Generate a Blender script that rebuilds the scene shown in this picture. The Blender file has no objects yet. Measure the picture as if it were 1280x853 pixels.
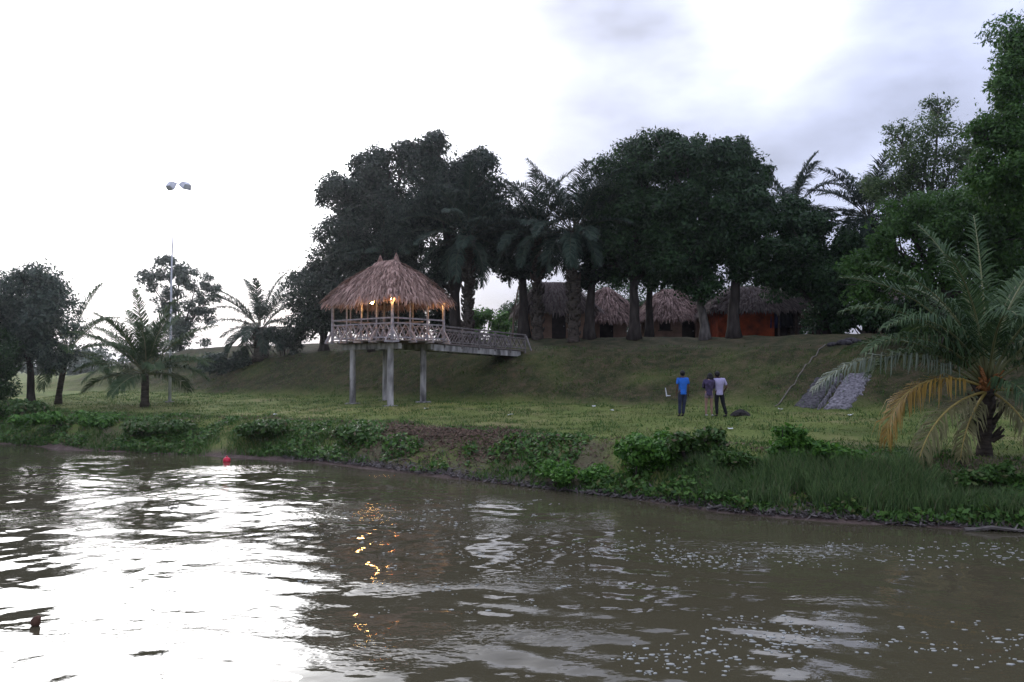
import bpy, math, random
import numpy as np
from mathutils import Vector, Matrix

R = math.radians
SC = bpy.context.scene
COL = SC.collection
random.seed(7)
RNG = np.random.default_rng(11)

# ------------------------------------------------------------------ camera, sky, sun, exposure
CAM_Z = 3.2
F = 1000.0            # focal length in 1280-wide pixels
HOR = 460.0           # row of the horizon in the photograph
cd = bpy.data.cameras.new('camera')
cam = bpy.data.objects.new('camera', cd); COL.objects.link(cam)
cd.sensor_width = 36.0; cd.lens = 36.0 * F / 1280.0
cd.clip_start = 0.1; cd.clip_end = 6000
cam.location = (0, 0, CAM_Z)
cam.rotation_euler = (R(90) + math.atan((HOR - 426.5) / F), 0, 0)
SC.camera = cam

SUN_AZ, SUN_EL = R(-23), R(24)
sun_dir = Vector((math.sin(SUN_AZ) * math.cos(SUN_EL), math.cos(SUN_AZ) * math.cos(SUN_EL), math.sin(SUN_EL)))
sd = bpy.data.lights.new('sun', 'SUN'); sd.energy = 0.5; sd.angle = R(14); sd.color = (1.0, 0.96, 0.92)
sun = bpy.data.objects.new('sun', sd); COL.objects.link(sun)
sun.rotation_euler = (-sun_dir).to_track_quat('-Z', 'Y').to_euler(); sun.location = (0, 0, 60)

SC.view_settings.view_transform = 'Standard'; SC.view_settings.look = 'None'
SC.view_settings.exposure = 0.14; SC.view_settings.gamma = 1.0
SC.view_settings.use_curve_mapping = False
SC.cycles.max_bounces = 6; SC.cycles.diffuse_bounces = 3; SC.cycles.glossy_bounces = 3
SC.cycles.transmission_bounces = 3; SC.cycles.transparent_max_bounces = 4
SC.cycles.sample_clamp_indirect = 8.0
SC.cycles.caustics_reflective = False; SC.cycles.caustics_refractive = False

W = bpy.data.worlds.new('World'); SC.world = W; W.use_nodes = True
def build_world():
    nt = W.node_tree; nt.nodes.clear(); N = nt.nodes.new; L = nt.links.new
    out = N('ShaderNodeOutputWorld'); bg = N('ShaderNodeBackground'); L(bg.outputs[0], out.inputs[0])
    tc = N('ShaderNodeTexCoord')
    nv = N('ShaderNodeVectorMath'); nv.operation = 'NORMALIZE'; L(tc.outputs['Generated'], nv.inputs[0])
    def m(op, a, b=None, clamp=False):
        n = N('ShaderNodeMath'); n.operation = op; n.use_clamp = clamp
        for i, v in enumerate((a, b)):
            if v is None: continue
            if isinstance(v, (int, float)): n.inputs[i].default_value = v
            else: L(v, n.inputs[i])
        return n.outputs[0]
    def lobe(az, el, sig):
        az, el = R(az), R(el)
        d = N('ShaderNodeVectorMath'); d.operation = 'DOT_PRODUCT'
        L(nv.outputs[0], d.inputs[0])
        d.inputs[1].default_value = (math.sin(az)*math.cos(el), math.cos(az)*math.cos(el), math.sin(el))
        k = 1.0 / (R(sig) ** 2)
        return m('EXPONENT', m('MULTIPLY', m('SUBTRACT', d.outputs['Value'], 1.0), k))
    def noise(scale, detail, rough, off, squash=(1, 1, 2.2)):
        mp = N('ShaderNodeMapping'); L(nv.outputs[0], mp.inputs[0])
        mp.inputs['Location'].default_value = off; mp.inputs['Scale'].default_value = squash
        n = N('ShaderNodeTexNoise'); L(mp.outputs[0], n.inputs[0])
        n.inputs['Scale'].default_value = scale; n.inputs['Detail'].default_value = detail; n.inputs['Roughness'].default_value = rough
        return n.outputs[0]
    sky = N('ShaderNodeTexSky'); sky.sky_type = 'NISHITA'; sky.sun_disc = False
    sky.sun_elevation = SUN_EL; sky.sun_rotation = SUN_AZ; sky.air_density = 1.2; sky.dust_density = 2.0
    sk = N('ShaderNodeVectorMath'); sk.operation = 'SCALE'; L(sky.outputs[0], sk.inputs[0]); sk.inputs['Scale'].default_value = 0.012
    # cloud deck: brightest round the hidden sun, greyer and bluer away from it
    big = lobe(-25, 17, 9.6)
    wide = lobe(-28, 12, 17)
    gap = lobe(19.0, 22.4, 2.4)
    gap2 = lobe(14, 22.5, 4.0)
    n1 = noise(2.6, 5, 0.55, (0.3, 0.1, 0.9))
    n2 = noise(6.0, 4, 0.5, (1.3, 2.1, 0.2))
    nn = m('ADD', m('MULTIPLY', n1, 0.7), m('MULTIPLY', n2, 0.3))
    con = N('ShaderNodeMapRange'); con.inputs['From Min'].default_value = 0.36; con.inputs['From Max'].default_value = 0.66
    con.inputs['To Min'].default_value = 0.52; con.inputs['To Max'].default_value = 1.46; L(nn, con.inputs['Value'])
    sep = N('ShaderNodeSeparateXYZ'); L(nv.outputs[0], sep.inputs[0])
    lowdim = N('ShaderNodeMapRange'); lowdim.inputs['From Min'].default_value = 0.09; lowdim.inputs['From Max'].default_value = 0.25    # bright lobe dimmed low down to mute its reflection in the water
    lowdim.inputs['To Min'].default_value = 0.14; lowdim.inputs['To Max'].default_value = 1.0; L(sep.outputs['Z'], lowdim.inputs['Value'])
    # sky made brighter behind the viewer, to lift surfaces facing the camera
    fr = N('ShaderNodeMapRange'); fr.inputs['From Min'].default_value = -0.8; fr.inputs['From Max'].default_value = 0.7
    fr.inputs['To Min'].default_value = 0.52; fr.inputs['To Max'].default_value = 0.40; L(sep.outputs['Y'], fr.inputs['Value'])
    zen = m('ADD', m('MULTIPLY', m('MAXIMUM', sep.outputs['Z'], 0.0), 2.0), 1.0)      # an overcast sky is brightest overhead
    base = m('MULTIPLY', m('MULTIPLY', fr.outputs[0], con.outputs[0]), zen)
    bright = m('ADD', m('ADD', m('MULTIPLY', m('MULTIPLY', big, lowdim.outputs[0]), 7.5), m('MULTIPLY', wide, 0.7)),
               m('MULTIPLY', m('ADD', m('MULTIPLY', gap, 0.55), m('MULTIPLY', gap2, 0.20)), con.outputs[0]))
    c1 = N('ShaderNodeVectorMath'); c1.operation = 'SCALE'; c1.inputs[0].default_value = (0.74, 0.80, 1.08); L(base, c1.inputs['Scale'])
    c2 = N('ShaderNodeVectorMath'); c2.operation = 'SCALE'; c2.inputs[0].default_value = (1.0, 1.0, 1.0); L(bright, c2.inputs['Scale'])
    a1 = N('ShaderNodeVectorMath'); a1.operation = 'ADD'; L(c1.outputs[0], a1.inputs[0]); L(c2.outputs[0], a1.inputs[1])
    a2 = N('ShaderNodeVectorMath'); a2.operation = 'ADD'; L(a1.outputs[0], a2.inputs[0]); L(sk.outputs[0], a2.inputs[1])
    L(a2.outputs[0], bg.inputs[0]); bg.inputs[1].default_value = 1.0
build_world()

# ------------------------------------------------------------------ helpers
def gx(px, D): return (px - 640.0) / F * D              # photo column at distance D -> world X
def gh(py, D): return CAM_Z + (HOR - py) / F * D         # photo row at distance D -> world Z

def tag(o, label=None, cat=None, group=None, kind=None):
    if label: o['label'] = label
    if cat: o['category'] = cat
    if group: o['group'] = group
    if kind: o['kind'] = kind
    return o
def empty(name, loc, rz=0.0):
    o = bpy.data.objects.new(name, None); COL.objects.link(o); o.location = loc; o.rotation_euler = (0, 0, rz)
    o.empty_display_size = 0.2
    return o
def copy_tree(o, parent=None):
    c = o.copy(); COL.objects.link(c); c.parent = parent
    for ch in list(o.children): copy_tree(ch, c)
    return c
def link_mesh(name, me, mat, parent=None, loc=None, smooth=False):
    o = bpy.data.objects.new(name, me); COL.objects.link(o)
    if mat: me.materials.append(mat)
    if parent: o.parent = parent
    if loc is not None: o.location = loc
    if smooth: me.polygons.foreach_set('use_smooth', np.ones(len(me.polygons), dtype=bool))
    return o
def np_mesh(name, V, Q):
    """V (n,3), Q (m,k) all polygons of k corners"""
    V = np.ascontiguousarray(V, dtype=np.float32); Q = np.ascontiguousarray(Q, dtype=np.int32)
    me = bpy.data.meshes.new(name); k = Q.shape[1]
    me.vertices.add(len(V)); me.vertices.foreach_set('co', V.ravel())
    me.loops.add(Q.size); me.loops.foreach_set('vertex_index', Q.ravel())
    me.polygons.add(len(Q)); me.polygons.foreach_set('loop_start', np.arange(0, Q.size, k, dtype=np.int32))
    me.update(calc_edges=True); me.validate()
    return me

class MB:
    def __init__(s): s.v = []; s.f = []
    def add(s, vs, fs):
        b = len(s.v); s.v += [tuple(v) for v in vs]; s.f += [tuple(i + b for i in f) for f in fs]
    def box(s, c, size, M=None):
        x, y, z = [d / 2 for d in size]; c = Vector(c)
        vs = [Vector(p) for p in ((-x,-y,-z),(x,-y,-z),(x,y,-z),(-x,y,-z),(-x,-y,z),(x,-y,z),(x,y,z),(-x,y,z))]
        if M is not None: vs = [M @ v for v in vs]
        s.add([v + c for v in vs], [(0,3,2,1),(4,5,6,7),(0,1,5,4),(1,2,6,5),(2,3,7,6),(3,0,4,7)])
    def bar(s, p, q, w, h=None, up=(0, 0, 1)):
        p, q = Vector(p), Vector(q); h = h or w; d = (q - p).normalized(); up = Vector(up)
        if abs(d.dot(up)) > 0.98: up = Vector((0, 1, 0))
        a = d.cross(up).normalized() * (w / 2); b = a.cross(d).normalized() * (h / 2)
        vs = [p - a - b, p + a - b, p + a + b, p - a + b, q - a - b, q + a - b, q + a + b, q - a + b]
        s.add(vs, [(0,1,2,3),(4,7,6,5),(0,4,5,1),(1,5,6,2),(2,6,7,3),(3,7,4,0)])
    def tube(s, pts, rad, n=8, wob=0.0):
        pts = [Vector(p) for p in pts]; rings = []; b = len(s.v); ref = Vector((1, 0, 0.13)).normalized()
        for i, p in enumerate(pts):
            d = (pts[min(i + 1, len(pts) - 1)] - pts[max(i - 1, 0)]).normalized()
            a = d.cross(ref)
            if a.length < 0.05: a = d.cross(Vector((0, 1, 0)))
            a.normalize(); c = d.cross(a).normalized()
            for k in range(n):
                t = 2 * math.pi * k / n; r = rad[i] * (1 + wob * random.uniform(-1, 1))
                s.v.append(tuple(p + a * math.cos(t) * r + c * math.sin(t) * r))
        for i in range(len(pts) - 1):
            for k in range(n):
                k2 = (k + 1) % n
                s.f.append((b + i*n + k, b + i*n + k2, b + (i+1)*n + k2, b + (i+1)*n + k))
        s.f.append(tuple(b + k for k in range(n))[::-1]); e = b + (len(pts) - 1) * n
        s.f.append(tuple(e + k for k in range(n)))
    def ball(s, c, r, nu=12, nv=8, sq=(1, 1, 1)):
        c = Vector(c); b = len(s.v)
        for j in range(1, nv):
            ph = math.pi * j / nv
            for i in range(nu):
                t = 2 * math.pi * i / nu
                s.v.append((c.x + r*sq[0]*math.sin(ph)*math.cos(t), c.y + r*sq[1]*math.sin(ph)*math.sin(t), c.z + r*sq[2]*math.cos(ph)))
        s.v.append((c.x, c.y, c.z + r*sq[2])); s.v.append((c.x, c.y, c.z - r*sq[2])); T = len(s.v) - 2; B = T + 1
        for j in range(nv - 2):
            for i in range(nu):
                i2 = (i + 1) % nu
                s.f.append((b + j*nu + i, b + (j+1)*nu + i, b + (j+1)*nu + i2, b + j*nu + i2))
        for i in range(nu):
            i2 = (i + 1) % nu
            s.f.append((T, b + i, b + i2)); e = b + (nv - 2) * nu; s.f.append((B, e + i2, e + i))
    def build(s, name, mat, parent=None, smooth=False, loc=None):
        me = bpy.data.meshes.new(name); me.from_pydata(s.v, [], s.f); me.update()
        return link_mesh(name, me, mat, parent, loc, smooth)

# ---- value noise
_perm = RNG.random((256, 256))
def vnoise(x, y):
    xi = np.floor(x).astype(int); yi = np.floor(y).astype(int); fx = x - xi; fy = y - yi
    fx = fx*fx*(3-2*fx); fy = fy*fy*(3-2*fy)
    a = _perm[xi & 255, yi & 255]; b = _perm[(xi+1) & 255, yi & 255]; c = _perm[xi & 255, (yi+1) & 255]; d = _perm[(xi+1) & 255, (yi+1) & 255]
    return (a*(1-fx)+b*fx)*(1-fy) + (c*(1-fx)+d*fx)*fy
def fbm(x, y, o=4):
    s = 0; a = 0.5; t = 0
    for i in range(o):
        s = s + a * vnoise(x * 2**i + 17*i, y * 2**i + 31*i); t += a; a *= 0.5
    return s / t
def sstep(a, b, x):
    t = np.clip((x - a) / (b - a), 0, 1); return t*t*(3-2*t)

# ------------------------------------------------------------------ materials
def new_mat(name):
    m = bpy.data.materials.new(name); m.use_nodes = True; nt = m.node_tree
    return m, nt, nt.nodes['Principled BSDF']
def plain(name, col, rough=0.7, var=0.12, scale=6.0, bump=0.15, metallic=0.0, spec=0.3, stretch=(1, 1, 1)):
    m, nt, p = new_mat(name); N = nt.nodes.new; L = nt.links.new
    tc = N('ShaderNodeTexCoord'); mp = N('ShaderNodeMapping'); L(tc.outputs['Object'], mp.inputs[0]); mp.inputs['Scale'].default_value = stretch
    n = N('ShaderNodeTexNoise'); n.inputs['Scale'].default_value = scale; n.inputs['Detail'].default_value = 6; L(mp.outputs[0], n.inputs[0])
    r = N('ShaderNodeValToRGB'); r.color_ramp.elements[0].position = 0.3; r.color_ramp.elements[1].position = 0.72
    r.color_ramp.elements[0].color = (*[c * (1 - var*1.6) for c in col], 1); r.color_ramp.elements[1].color = (*[min(1, c * (1 + var)) for c in col], 1)
    L(n.outputs[0], r.inputs[0]); L(r.outputs[0], p.inputs['Base Color'])
    p.inputs['Roughness'].default_value = rough; p.inputs['Metallic'].default_value = metallic; p.inputs['Specular IOR Level'].default_value = spec
    if bump:
        b = N('ShaderNodeBump'); b.inputs['Strength'].default_value = bump; b.inputs['Distance'].default_value = 0.02
        L(n.outputs[0], b.inputs['Height']); L(b.outputs[0], p.inputs['Normal'])
    return m
def leafy(name, c1, c2, trans=0.3, rough=0.5, spec=0.25, c3=None):
    m, nt, p = new_mat(name); N = nt.nodes.new; L = nt.links.new
    g = N('ShaderNodeNewGeometry'); r = N('ShaderNodeValToRGB')
    r.color_ramp.elements[0].color = (*c1, 1); r.color_ramp.elements[1].color = (*c2, 1)
    if c3:
        e = r.color_ramp.elements.new(0.86); e.color = (*c2, 1); r.color_ramp.elements[-1].color = (*c3, 1); r.color_ramp.elements[-1].position = 1.0
    L(g.outputs['Random Per Island'], r.inputs[0]); L(r.outputs[0], p.inputs['Base Color'])
    p.inputs['Roughness'].default_value = rough; p.inputs['Specular IOR Level'].default_value = spec
    t = N('ShaderNodeBsdfTranslucent'); L(r.outputs[0], t.inputs[0])
    mx = N('ShaderNodeMixShader'); mx.inputs[0].default_value = trans
    L(p.outputs[0], mx.inputs[1]); L(t.outputs[0], mx.inputs[2]); L(mx.outputs[0], nt.nodes['Material Output'].inputs[0])
    return m

M = {}
M['mango'] = leafy('mango_leaf', (0.009, 0.020, 0.014), (0.054, 0.082, 0.052))
M['broad'] = leafy('broad_leaf', (0.008, 0.030, 0.008), (0.050, 0.104, 0.032))
M['bright'] = leafy('bright_leaf', (0.036, 0.095, 0.016), (0.100, 0.195, 0.044), trans=0.4)
M['feather'] = leafy('feathery_leaf', (0.045, 0.085, 0.030), (0.140, 0.200, 0.075), trans=0.4)
M['veiled_leaf'] = leafy('glare_greyed_leaf', (0.030, 0.050, 0.038), (0.110, 0.150, 0.105), trans=0.3)  # veiling glare and distance put into the leaf colour
M['bush'] = leafy('bush_leaf', (0.030, 0.100, 0.012), (0.125, 0.270, 0.040), trans=0.35)
M['weed'] = leafy('weed_leaf', (0.030, 0.078, 0.014), (0.085, 0.165, 0.034), trans=0.3, c3=(0.16, 0.13, 0.07))
M['reed'] = leafy('reed_blade', (0.060, 0.115, 0.040), (0.170, 0.260, 0.090), trans=0.3, c3=(0.20, 0.17, 0.10))
M['turf'] = leafy('turf_blade', (0.080, 0.120, 0.026), (0.170, 0.205, 0.056), trans=0.25, c3=(0.22, 0.19, 0.10))
M['palm'] = leafy('palm_leaflet', (0.030, 0.064, 0.024), (0.085, 0.135, 0.050), trans=0.22, rough=0.6, spec=0.18)
M['oilpalm'] = leafy('oil_palm_leaflet', (0.016, 0.032, 0.022), (0.060, 0.090, 0.058), trans=0.22, rough=0.6, spec=0.18)
M['yellow'] = leafy('yellowed_leaflet', (0.24, 0.15, 0.03), (0.42, 0.27, 0.06), trans=0.3)
M['olive'] = leafy('olive_leaflet', (0.13, 0.13, 0.05), (0.26, 0.24, 0.11), trans=0.3)
M['rachis'] = plain('frond_rib', (0.16, 0.17, 0.07), 0.5)
M['rachis_dark'] = plain('oil_palm_rib', (0.060, 0.066, 0.036), 0.7)
M['rachis_y'] = plain('yellow_frond_rib', (0.36, 0.28, 0.08), 0.5)
M['bark'] = plain('bark', (0.060, 0.050, 0.043), 0.95, 0.35, 5, 0.8, stretch=(1, 1, 0.25), spec=0.1)
M['palebark'] = plain('pale_bark', (0.15, 0.135, 0.12), 0.95, 0.35, 5, 0.7, stretch=(1, 1, 0.3), spec=0.1)
M['palmbark'] = plain('palm_bark', (0.085, 0.07, 0.055), 0.95, 0.4, 6, 0.9, stretch=(0.6, 0.6, 2.5), spec=0.1)
M['sheath'] = plain('palm_sheath_fibre', (0.34, 0.15, 0.05), 0.9, 0.35, 12, 0.8)
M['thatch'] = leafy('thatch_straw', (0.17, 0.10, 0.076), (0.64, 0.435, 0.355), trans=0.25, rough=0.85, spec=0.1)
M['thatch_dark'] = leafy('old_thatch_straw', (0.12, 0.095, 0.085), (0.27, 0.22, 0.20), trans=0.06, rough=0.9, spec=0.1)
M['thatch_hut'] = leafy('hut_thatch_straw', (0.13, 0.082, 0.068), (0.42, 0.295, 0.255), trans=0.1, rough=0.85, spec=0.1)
M['thatch_base'] = plain('thatch_bed', (0.14, 0.10, 0.08), 0.95, 0.3, 12, 0.6)
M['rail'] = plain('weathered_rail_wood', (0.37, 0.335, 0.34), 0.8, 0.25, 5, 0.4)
M['rail_dark'] = plain('shaded_rail_wood', (0.20, 0.175, 0.165), 0.85, 0.3, 5, 0.4)  # copy of the rail wood with shade put into its colour
M['concrete'] = plain('concrete', (0.36, 0.34, 0.32), 0.9, 0.5, 3.5, 0.5, stretch=(1, 1, 0.3))
M['deck'] = plain('deck_planks', (0.22, 0.18, 0.16), 0.85, 0.3, 4, 0.5, stretch=(1, 6, 1))
M['steel'] = plain('galvanised_steel', (0.62, 0.63, 0.66), 0.5, 0.08, 3, 0.0, metallic=0.2)
M['lampcase'] = plain('floodlight_casing', (0.72, 0.72, 0.75), 0.6, 0.1, 3, 0.0)
M['clay'] = plain('clay_wall', (0.34, 0.22, 0.155), 0.95, 0.2, 2.0, 0.4)
M['pinkclay'] = plain('pale_clay_wall', (0.42, 0.27, 0.20), 0.95, 0.2, 2.0, 0.4)
M['orange'] = plain('orange_wall', (0.40, 0.075, 0.025), 0.9, 0.4, 2.0, 0.3)
M['darkwood'] = plain('dark_wood', (0.045, 0.035, 0.030), 0.85, 0.3, 4, 0.4)
M['wood'] = plain('brown_wood', (0.14, 0.10, 0.075), 0.85, 0.3, 4, 0.4)
M['litter'] = plain('white_plastic', (0.75, 0.75, 0.75), 0.5, 0.05, 5, 0.0)
M['husk'] = plain('coconut_husk', (0.11, 0.055, 0.035), 0.8, 0.35, 14, 0.6)
M['soilheap'] = plain('dark_soil_heap', (0.030, 0.026, 0.024), 0.95, 0.3, 6, 0.6)
M['red'] = plain('red_plastic', (0.70, 0.02, 0.06), 0.4, 0.08, 5, 0.0)
M['gravel'] = plain('grey_stone_paving', (0.20, 0.185, 0.195), 0.9, 0.5, 9, 1.0)
M['gravel_dark'] = plain('dark_stone_paving', (0.085, 0.078, 0.080), 0.9, 0.5, 9, 1.0)
M['foam'] = plain('pale_foam', (0.35, 0.36, 0.33), 0.8, 0.1, 9, 0.0)
M['deadleaf'] = leafy('dead_leaf', (0.040, 0.026, 0.016), (0.165, 0.105, 0.070), trans=0.1, rough=0.8)
M['wood_pale'] = plain('dusty_pipe', (0.17, 0.15, 0.12), 0.9, 0.2, 4, 0.2)
M['creeper'] = leafy('creeper_leaf', (0.024, 0.066, 0.012), (0.100, 0.205, 0.036), trans=0.3, c3=(0.15, 0.13, 0.05))
M['sheen_leaf'] = leafy('sheen_leaflet', (0.085, 0.110, 0.075), (0.20, 0.235, 0.165), trans=0.2, rough=0.5)  # grey-white sheen painted into the leaflet colour
M['rock'] = plain('dark_rock', (0.075, 0.068, 0.072), 0.95, 0.4, 5, 0.8)
M['skin'] = plain('dark_skin', (0.11, 0.062, 0.043), 0.6, 0.08, 5, 0.0)
M['skin2'] = plain('brown_skin', (0.30, 0.18, 0.13), 0.6, 0.08, 5, 0.0)
M['hair'] = plain('black_hair', (0.012, 0.010, 0.010), 0.55, 0.2, 30, 0.4)
M['blueshirt'] = plain('blue_cotton', (0.030, 0.16, 0.62), 0.9, 0.15, 7, 0.2)
M['lilac'] = plain('lilac_cotton', (0.46, 0.41, 0.60), 0.9, 0.15, 7, 0.2)
M['navy'] = plain('navy_denim', (0.030, 0.035, 0.065), 0.9, 0.2, 9, 0.2)
M['blackcloth'] = plain('black_trousers', (0.014, 0.014, 0.018), 0.9, 0.2, 9, 0.2)
M['purpletop'] = plain('dark_purple_cotton', (0.075, 0.055, 0.11), 0.9, 0.35, 10, 0.2)
M['shorts'] = plain('faded_shorts', (0.24, 0.17, 0.19), 0.9, 0.3, 10, 0.2)
M['shoes'] = plain('white_shoes', (0.62, 0.60, 0.58), 0.7, 0.1, 9, 0.0)
M['shoes_dark'] = plain('black_shoes', (0.02, 0.02, 0.022), 0.5, 0.1, 9, 0.0)
M['bluecloth'] = plain('dark_blue_cloth', (0.03, 0.04, 0.14), 0.9, 0.2, 5, 0.2)
M['twig'] = leafy('twig_litter', (0.035, 0.028, 0.024), (0.15, 0.13, 0.12), trans=0.0, rough=0.9)

def bulb_mat():
    m, nt, p = new_mat('lit_bulb'); p.inputs['Base Color'].default_value = (1, 0.8, 0.5, 1)
    p.inputs['Emission Color'].default_value = (1.0, 0.62, 0.22, 1); p.inputs['Emission Strength'].default_value = 110
    return m
M['bulb'] = bulb_mat()

def ground_mat():
    m, nt, p = new_mat('ground_grass_and_soil'); N = nt.nodes.new; L = nt.links.new
    g = N('ShaderNodeNewGeometry')
    def noise(s, d=5, r=0.55):
        n = N('ShaderNodeTexNoise'); n.inputs['Scale'].default_value = s; n.inputs['Detail'].default_value = d; n.inputs['Roughness'].default_value = r
        L(g.outputs['Position'], n.inputs[0]); return n.outputs[0]
    def ramp(v, stops):
        r = N('ShaderNodeValToRGB'); e = r.color_ramp.elements
        e[0].position, e[0].color = stops[0][0], (*stops[0][1], 1); e[1].position, e[1].color = stops[-1][0], (*stops[-1][1], 1)
        for q in stops[1:-1]: x = e.new(q[0]); x.color = (*q[1], 1)
        L(v, r.inputs[0]); return r.outputs[0]
    def mix(f, a, b):
        x = N('ShaderNodeMix'); x.data_type = 'RGBA'; L(f, x.inputs[0]); L(a, x.inputs[6]); L(b, x.inputs[7]); return x.outputs[2]
    def attr(n):
        a = N('ShaderNodeAttribute'); a.attribute_name = n; return a.outputs['Fac']
    nb = noise(0.35, 6, 0.6); nm = noise(1.8, 6, 0.65); nf = noise(14, 5, 0.7)
    ma = N('ShaderNodeMath'); ma.operation = 'ADD'; L(nb, ma.inputs[0]); L(nf, ma.inputs[1])
    mh = N('ShaderNodeMath'); mh.operation = 'MULTIPLY'; L(ma.outputs[0], mh.inputs[0]); mh.inputs[1].default_value = 0.5
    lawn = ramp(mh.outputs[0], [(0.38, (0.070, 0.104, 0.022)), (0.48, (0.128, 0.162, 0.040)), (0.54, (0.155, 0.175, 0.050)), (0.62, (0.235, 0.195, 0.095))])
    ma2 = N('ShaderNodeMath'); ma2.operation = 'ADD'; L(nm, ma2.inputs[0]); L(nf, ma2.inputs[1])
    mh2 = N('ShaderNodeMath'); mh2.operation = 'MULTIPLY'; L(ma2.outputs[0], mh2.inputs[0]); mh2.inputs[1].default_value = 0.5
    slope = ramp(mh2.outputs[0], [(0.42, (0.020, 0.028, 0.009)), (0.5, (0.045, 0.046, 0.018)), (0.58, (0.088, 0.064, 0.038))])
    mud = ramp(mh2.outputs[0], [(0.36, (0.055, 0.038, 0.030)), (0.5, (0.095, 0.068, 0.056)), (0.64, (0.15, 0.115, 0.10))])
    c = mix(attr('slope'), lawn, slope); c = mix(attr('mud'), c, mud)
    L(c, p.inputs['Base Color']); p.inputs['Roughness'].default_value = 0.95; p.inputs['Specular IOR Level'].default_value = 0.15
    b = N('ShaderNodeBump'); b.inputs['Strength'].default_value = 0.8; b.inputs['Distance'].default_value = 0.06
    L(mh2.outputs[0], b.inputs['Height']); L(b.outputs[0], p.inputs['Normal'])
    return m
M['ground'] = ground_mat()

def water_mat():
    m, nt, p = new_mat('murky_river_water'); N = nt.nodes.new; L = nt.links.new
    g = N('ShaderNodeNewGeometry')
    def noise(s, d, r, sq=(1, 1, 1)):
        mp = N('ShaderNodeMapping'); mp.inputs['Scale'].default_value = sq; L(g.outputs['Position'], mp.inputs[0])
        n = N('ShaderNodeTexNoise'); n.inputs['Scale'].default_value = s; n.inputs['Detail'].default_value = d; n.inputs['Roughness'].default_value = r
        L(mp.outputs[0], n.inputs[0]); return n.outputs[0]
    p.inputs['Base Color'].default_value = (0.070, 0.061, 0.037, 1)
    p.inputs['Roughness'].default_value = 0.025; p.inputs['IOR'].default_value = 1.42
    # gusts of fine ripples, patchy
    gust = N('ShaderNodeMapRange'); L(noise(0.30, 3, 0.5, (0.6, 1.3, 1)), gust.inputs['Value'])
    gust.inputs['From Min'].default_value = 0.50; gust.inputs['From Max'].default_value = 0.68; gust.inputs['To Min'].default_value = 0.05; gust.inputs['To Max'].default_value = 1.0
    mu = N('ShaderNodeMath'); mu.operation = 'MULTIPLY'; L(noise(7.5, 2, 0.5, (0.7, 1.2, 1)), mu.inputs[0]); L(gust.outputs[0], mu.inputs[1])
    b1 = N('ShaderNodeBump'); b1.inputs['Strength'].default_value = 0.8; b1.inputs['Distance'].default_value = 0.035; L(mu.outputs[0], b1.inputs['Height'])
    b2 = N('ShaderNodeBump'); b2.inputs['Strength'].default_value = 0.28; b2.inputs['Distance'].default_value = 0.03; L(noise(2.2, 2, 0.45, (0.75, 1.2, 1)), b2.inputs['Height'])
    L(b1.outputs[0], b2.inputs['Normal']); L(b2.outputs[0], p.inputs['Normal'])
    return m
M['water'] = water_mat()

# ------------------------------------------------------------------ ground
_shx = np.array([-400, -60, -34, -22.3, -16.8, -13.2, -9.7, -6.5, -3.4, -.9, 1.26, 3.1, 4.6, 6.1, 7.5, 9, 10, 16, 40, 400])
_shy = np.array([260, 62, 44, 34.2, 31.1, 29.9, 28.6, 27.1, 24.6, 22.5, 20.9, 19.4, 17.8, 17, 16.4, 16, 15.6, 13, 4, -120])
_bx = np.array([-400, -60, -20, -11.6, -5, 0, 9, 12.5, 18, 30, 400]); _by = np.array([300, 74, 53.5, 48, 42.5, 39.5, 36, 33, 28, 20, -80])
_cx = np.array([-400, -60, -20, -13, -5, 0, 11, 15, 20, 30, 400]); _cy = np.array([310, 86, 61, 55.5, 49.5, 46.2, 43, 40, 36, 29, -70])
def gz(X, Y):
    X = np.asarray(X, float); Y = np.asarray(Y, float)
    w = np.interp(X, _shx, _shy) + 0.5 * (fbm(X*0.5 + 9, Y*0.0 + 3, 3) - 0.5) * 1.6
    b = np.interp(X, _bx, _by); c = np.interp(X, _cx, _cy)
    s = Y - w
    bw = 2.1 + 1.0 * fbm(X*0.25 + 3, Y*0 + 8, 2)
    e = w + bw
    q = X + 0.3 * (Y - 60); hill = 2.86 * sstep(-46, -22, q)
    under = np.clip(s * 0.35, -2.5, 0)
    bank = np.clip(s, 0, None) / bw
    zb = 1.15 * (0.16 * np.clip(bank / 0.25, 0, 1) + 0.84 * sstep(0.12, 1.05, bank))
    lawn = 0.32 * sstep(0, 1, (Y - e) / np.maximum(b - e, 1)) ** 1.2
    u = np.clip((Y - b) / (c - b), -0.4, 1.4)
    up = hill * (0.55*sstep(-0.12, 1.08, u) + 0.45*np.clip((u - 0.02)/0.95, 0, 1)) + 0.26 * hill * sstep(0.97, 1.75, (Y - b) / (c - b))
    z = np.where(s < 0, under, zb + lawn + up)
    rough = (fbm(X*0.7, Y*0.7, 4) - 0.5) * 0.22 + (fbm(X*2.6 + 5, Y*2.6, 3) - 0.5) * 0.09 * (1 + 2.4*sstep(0.0, 0.3, u)*(1 - sstep(0.8, 1.0, u)))
    far = 1 - sstep(150, 400, np.hypot(X, Y))
    return z + rough * sstep(0.0, 1.5, s) * far
def gz1(x, y): return float(gz(np.array([x]), np.array([y]))[0])

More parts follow.
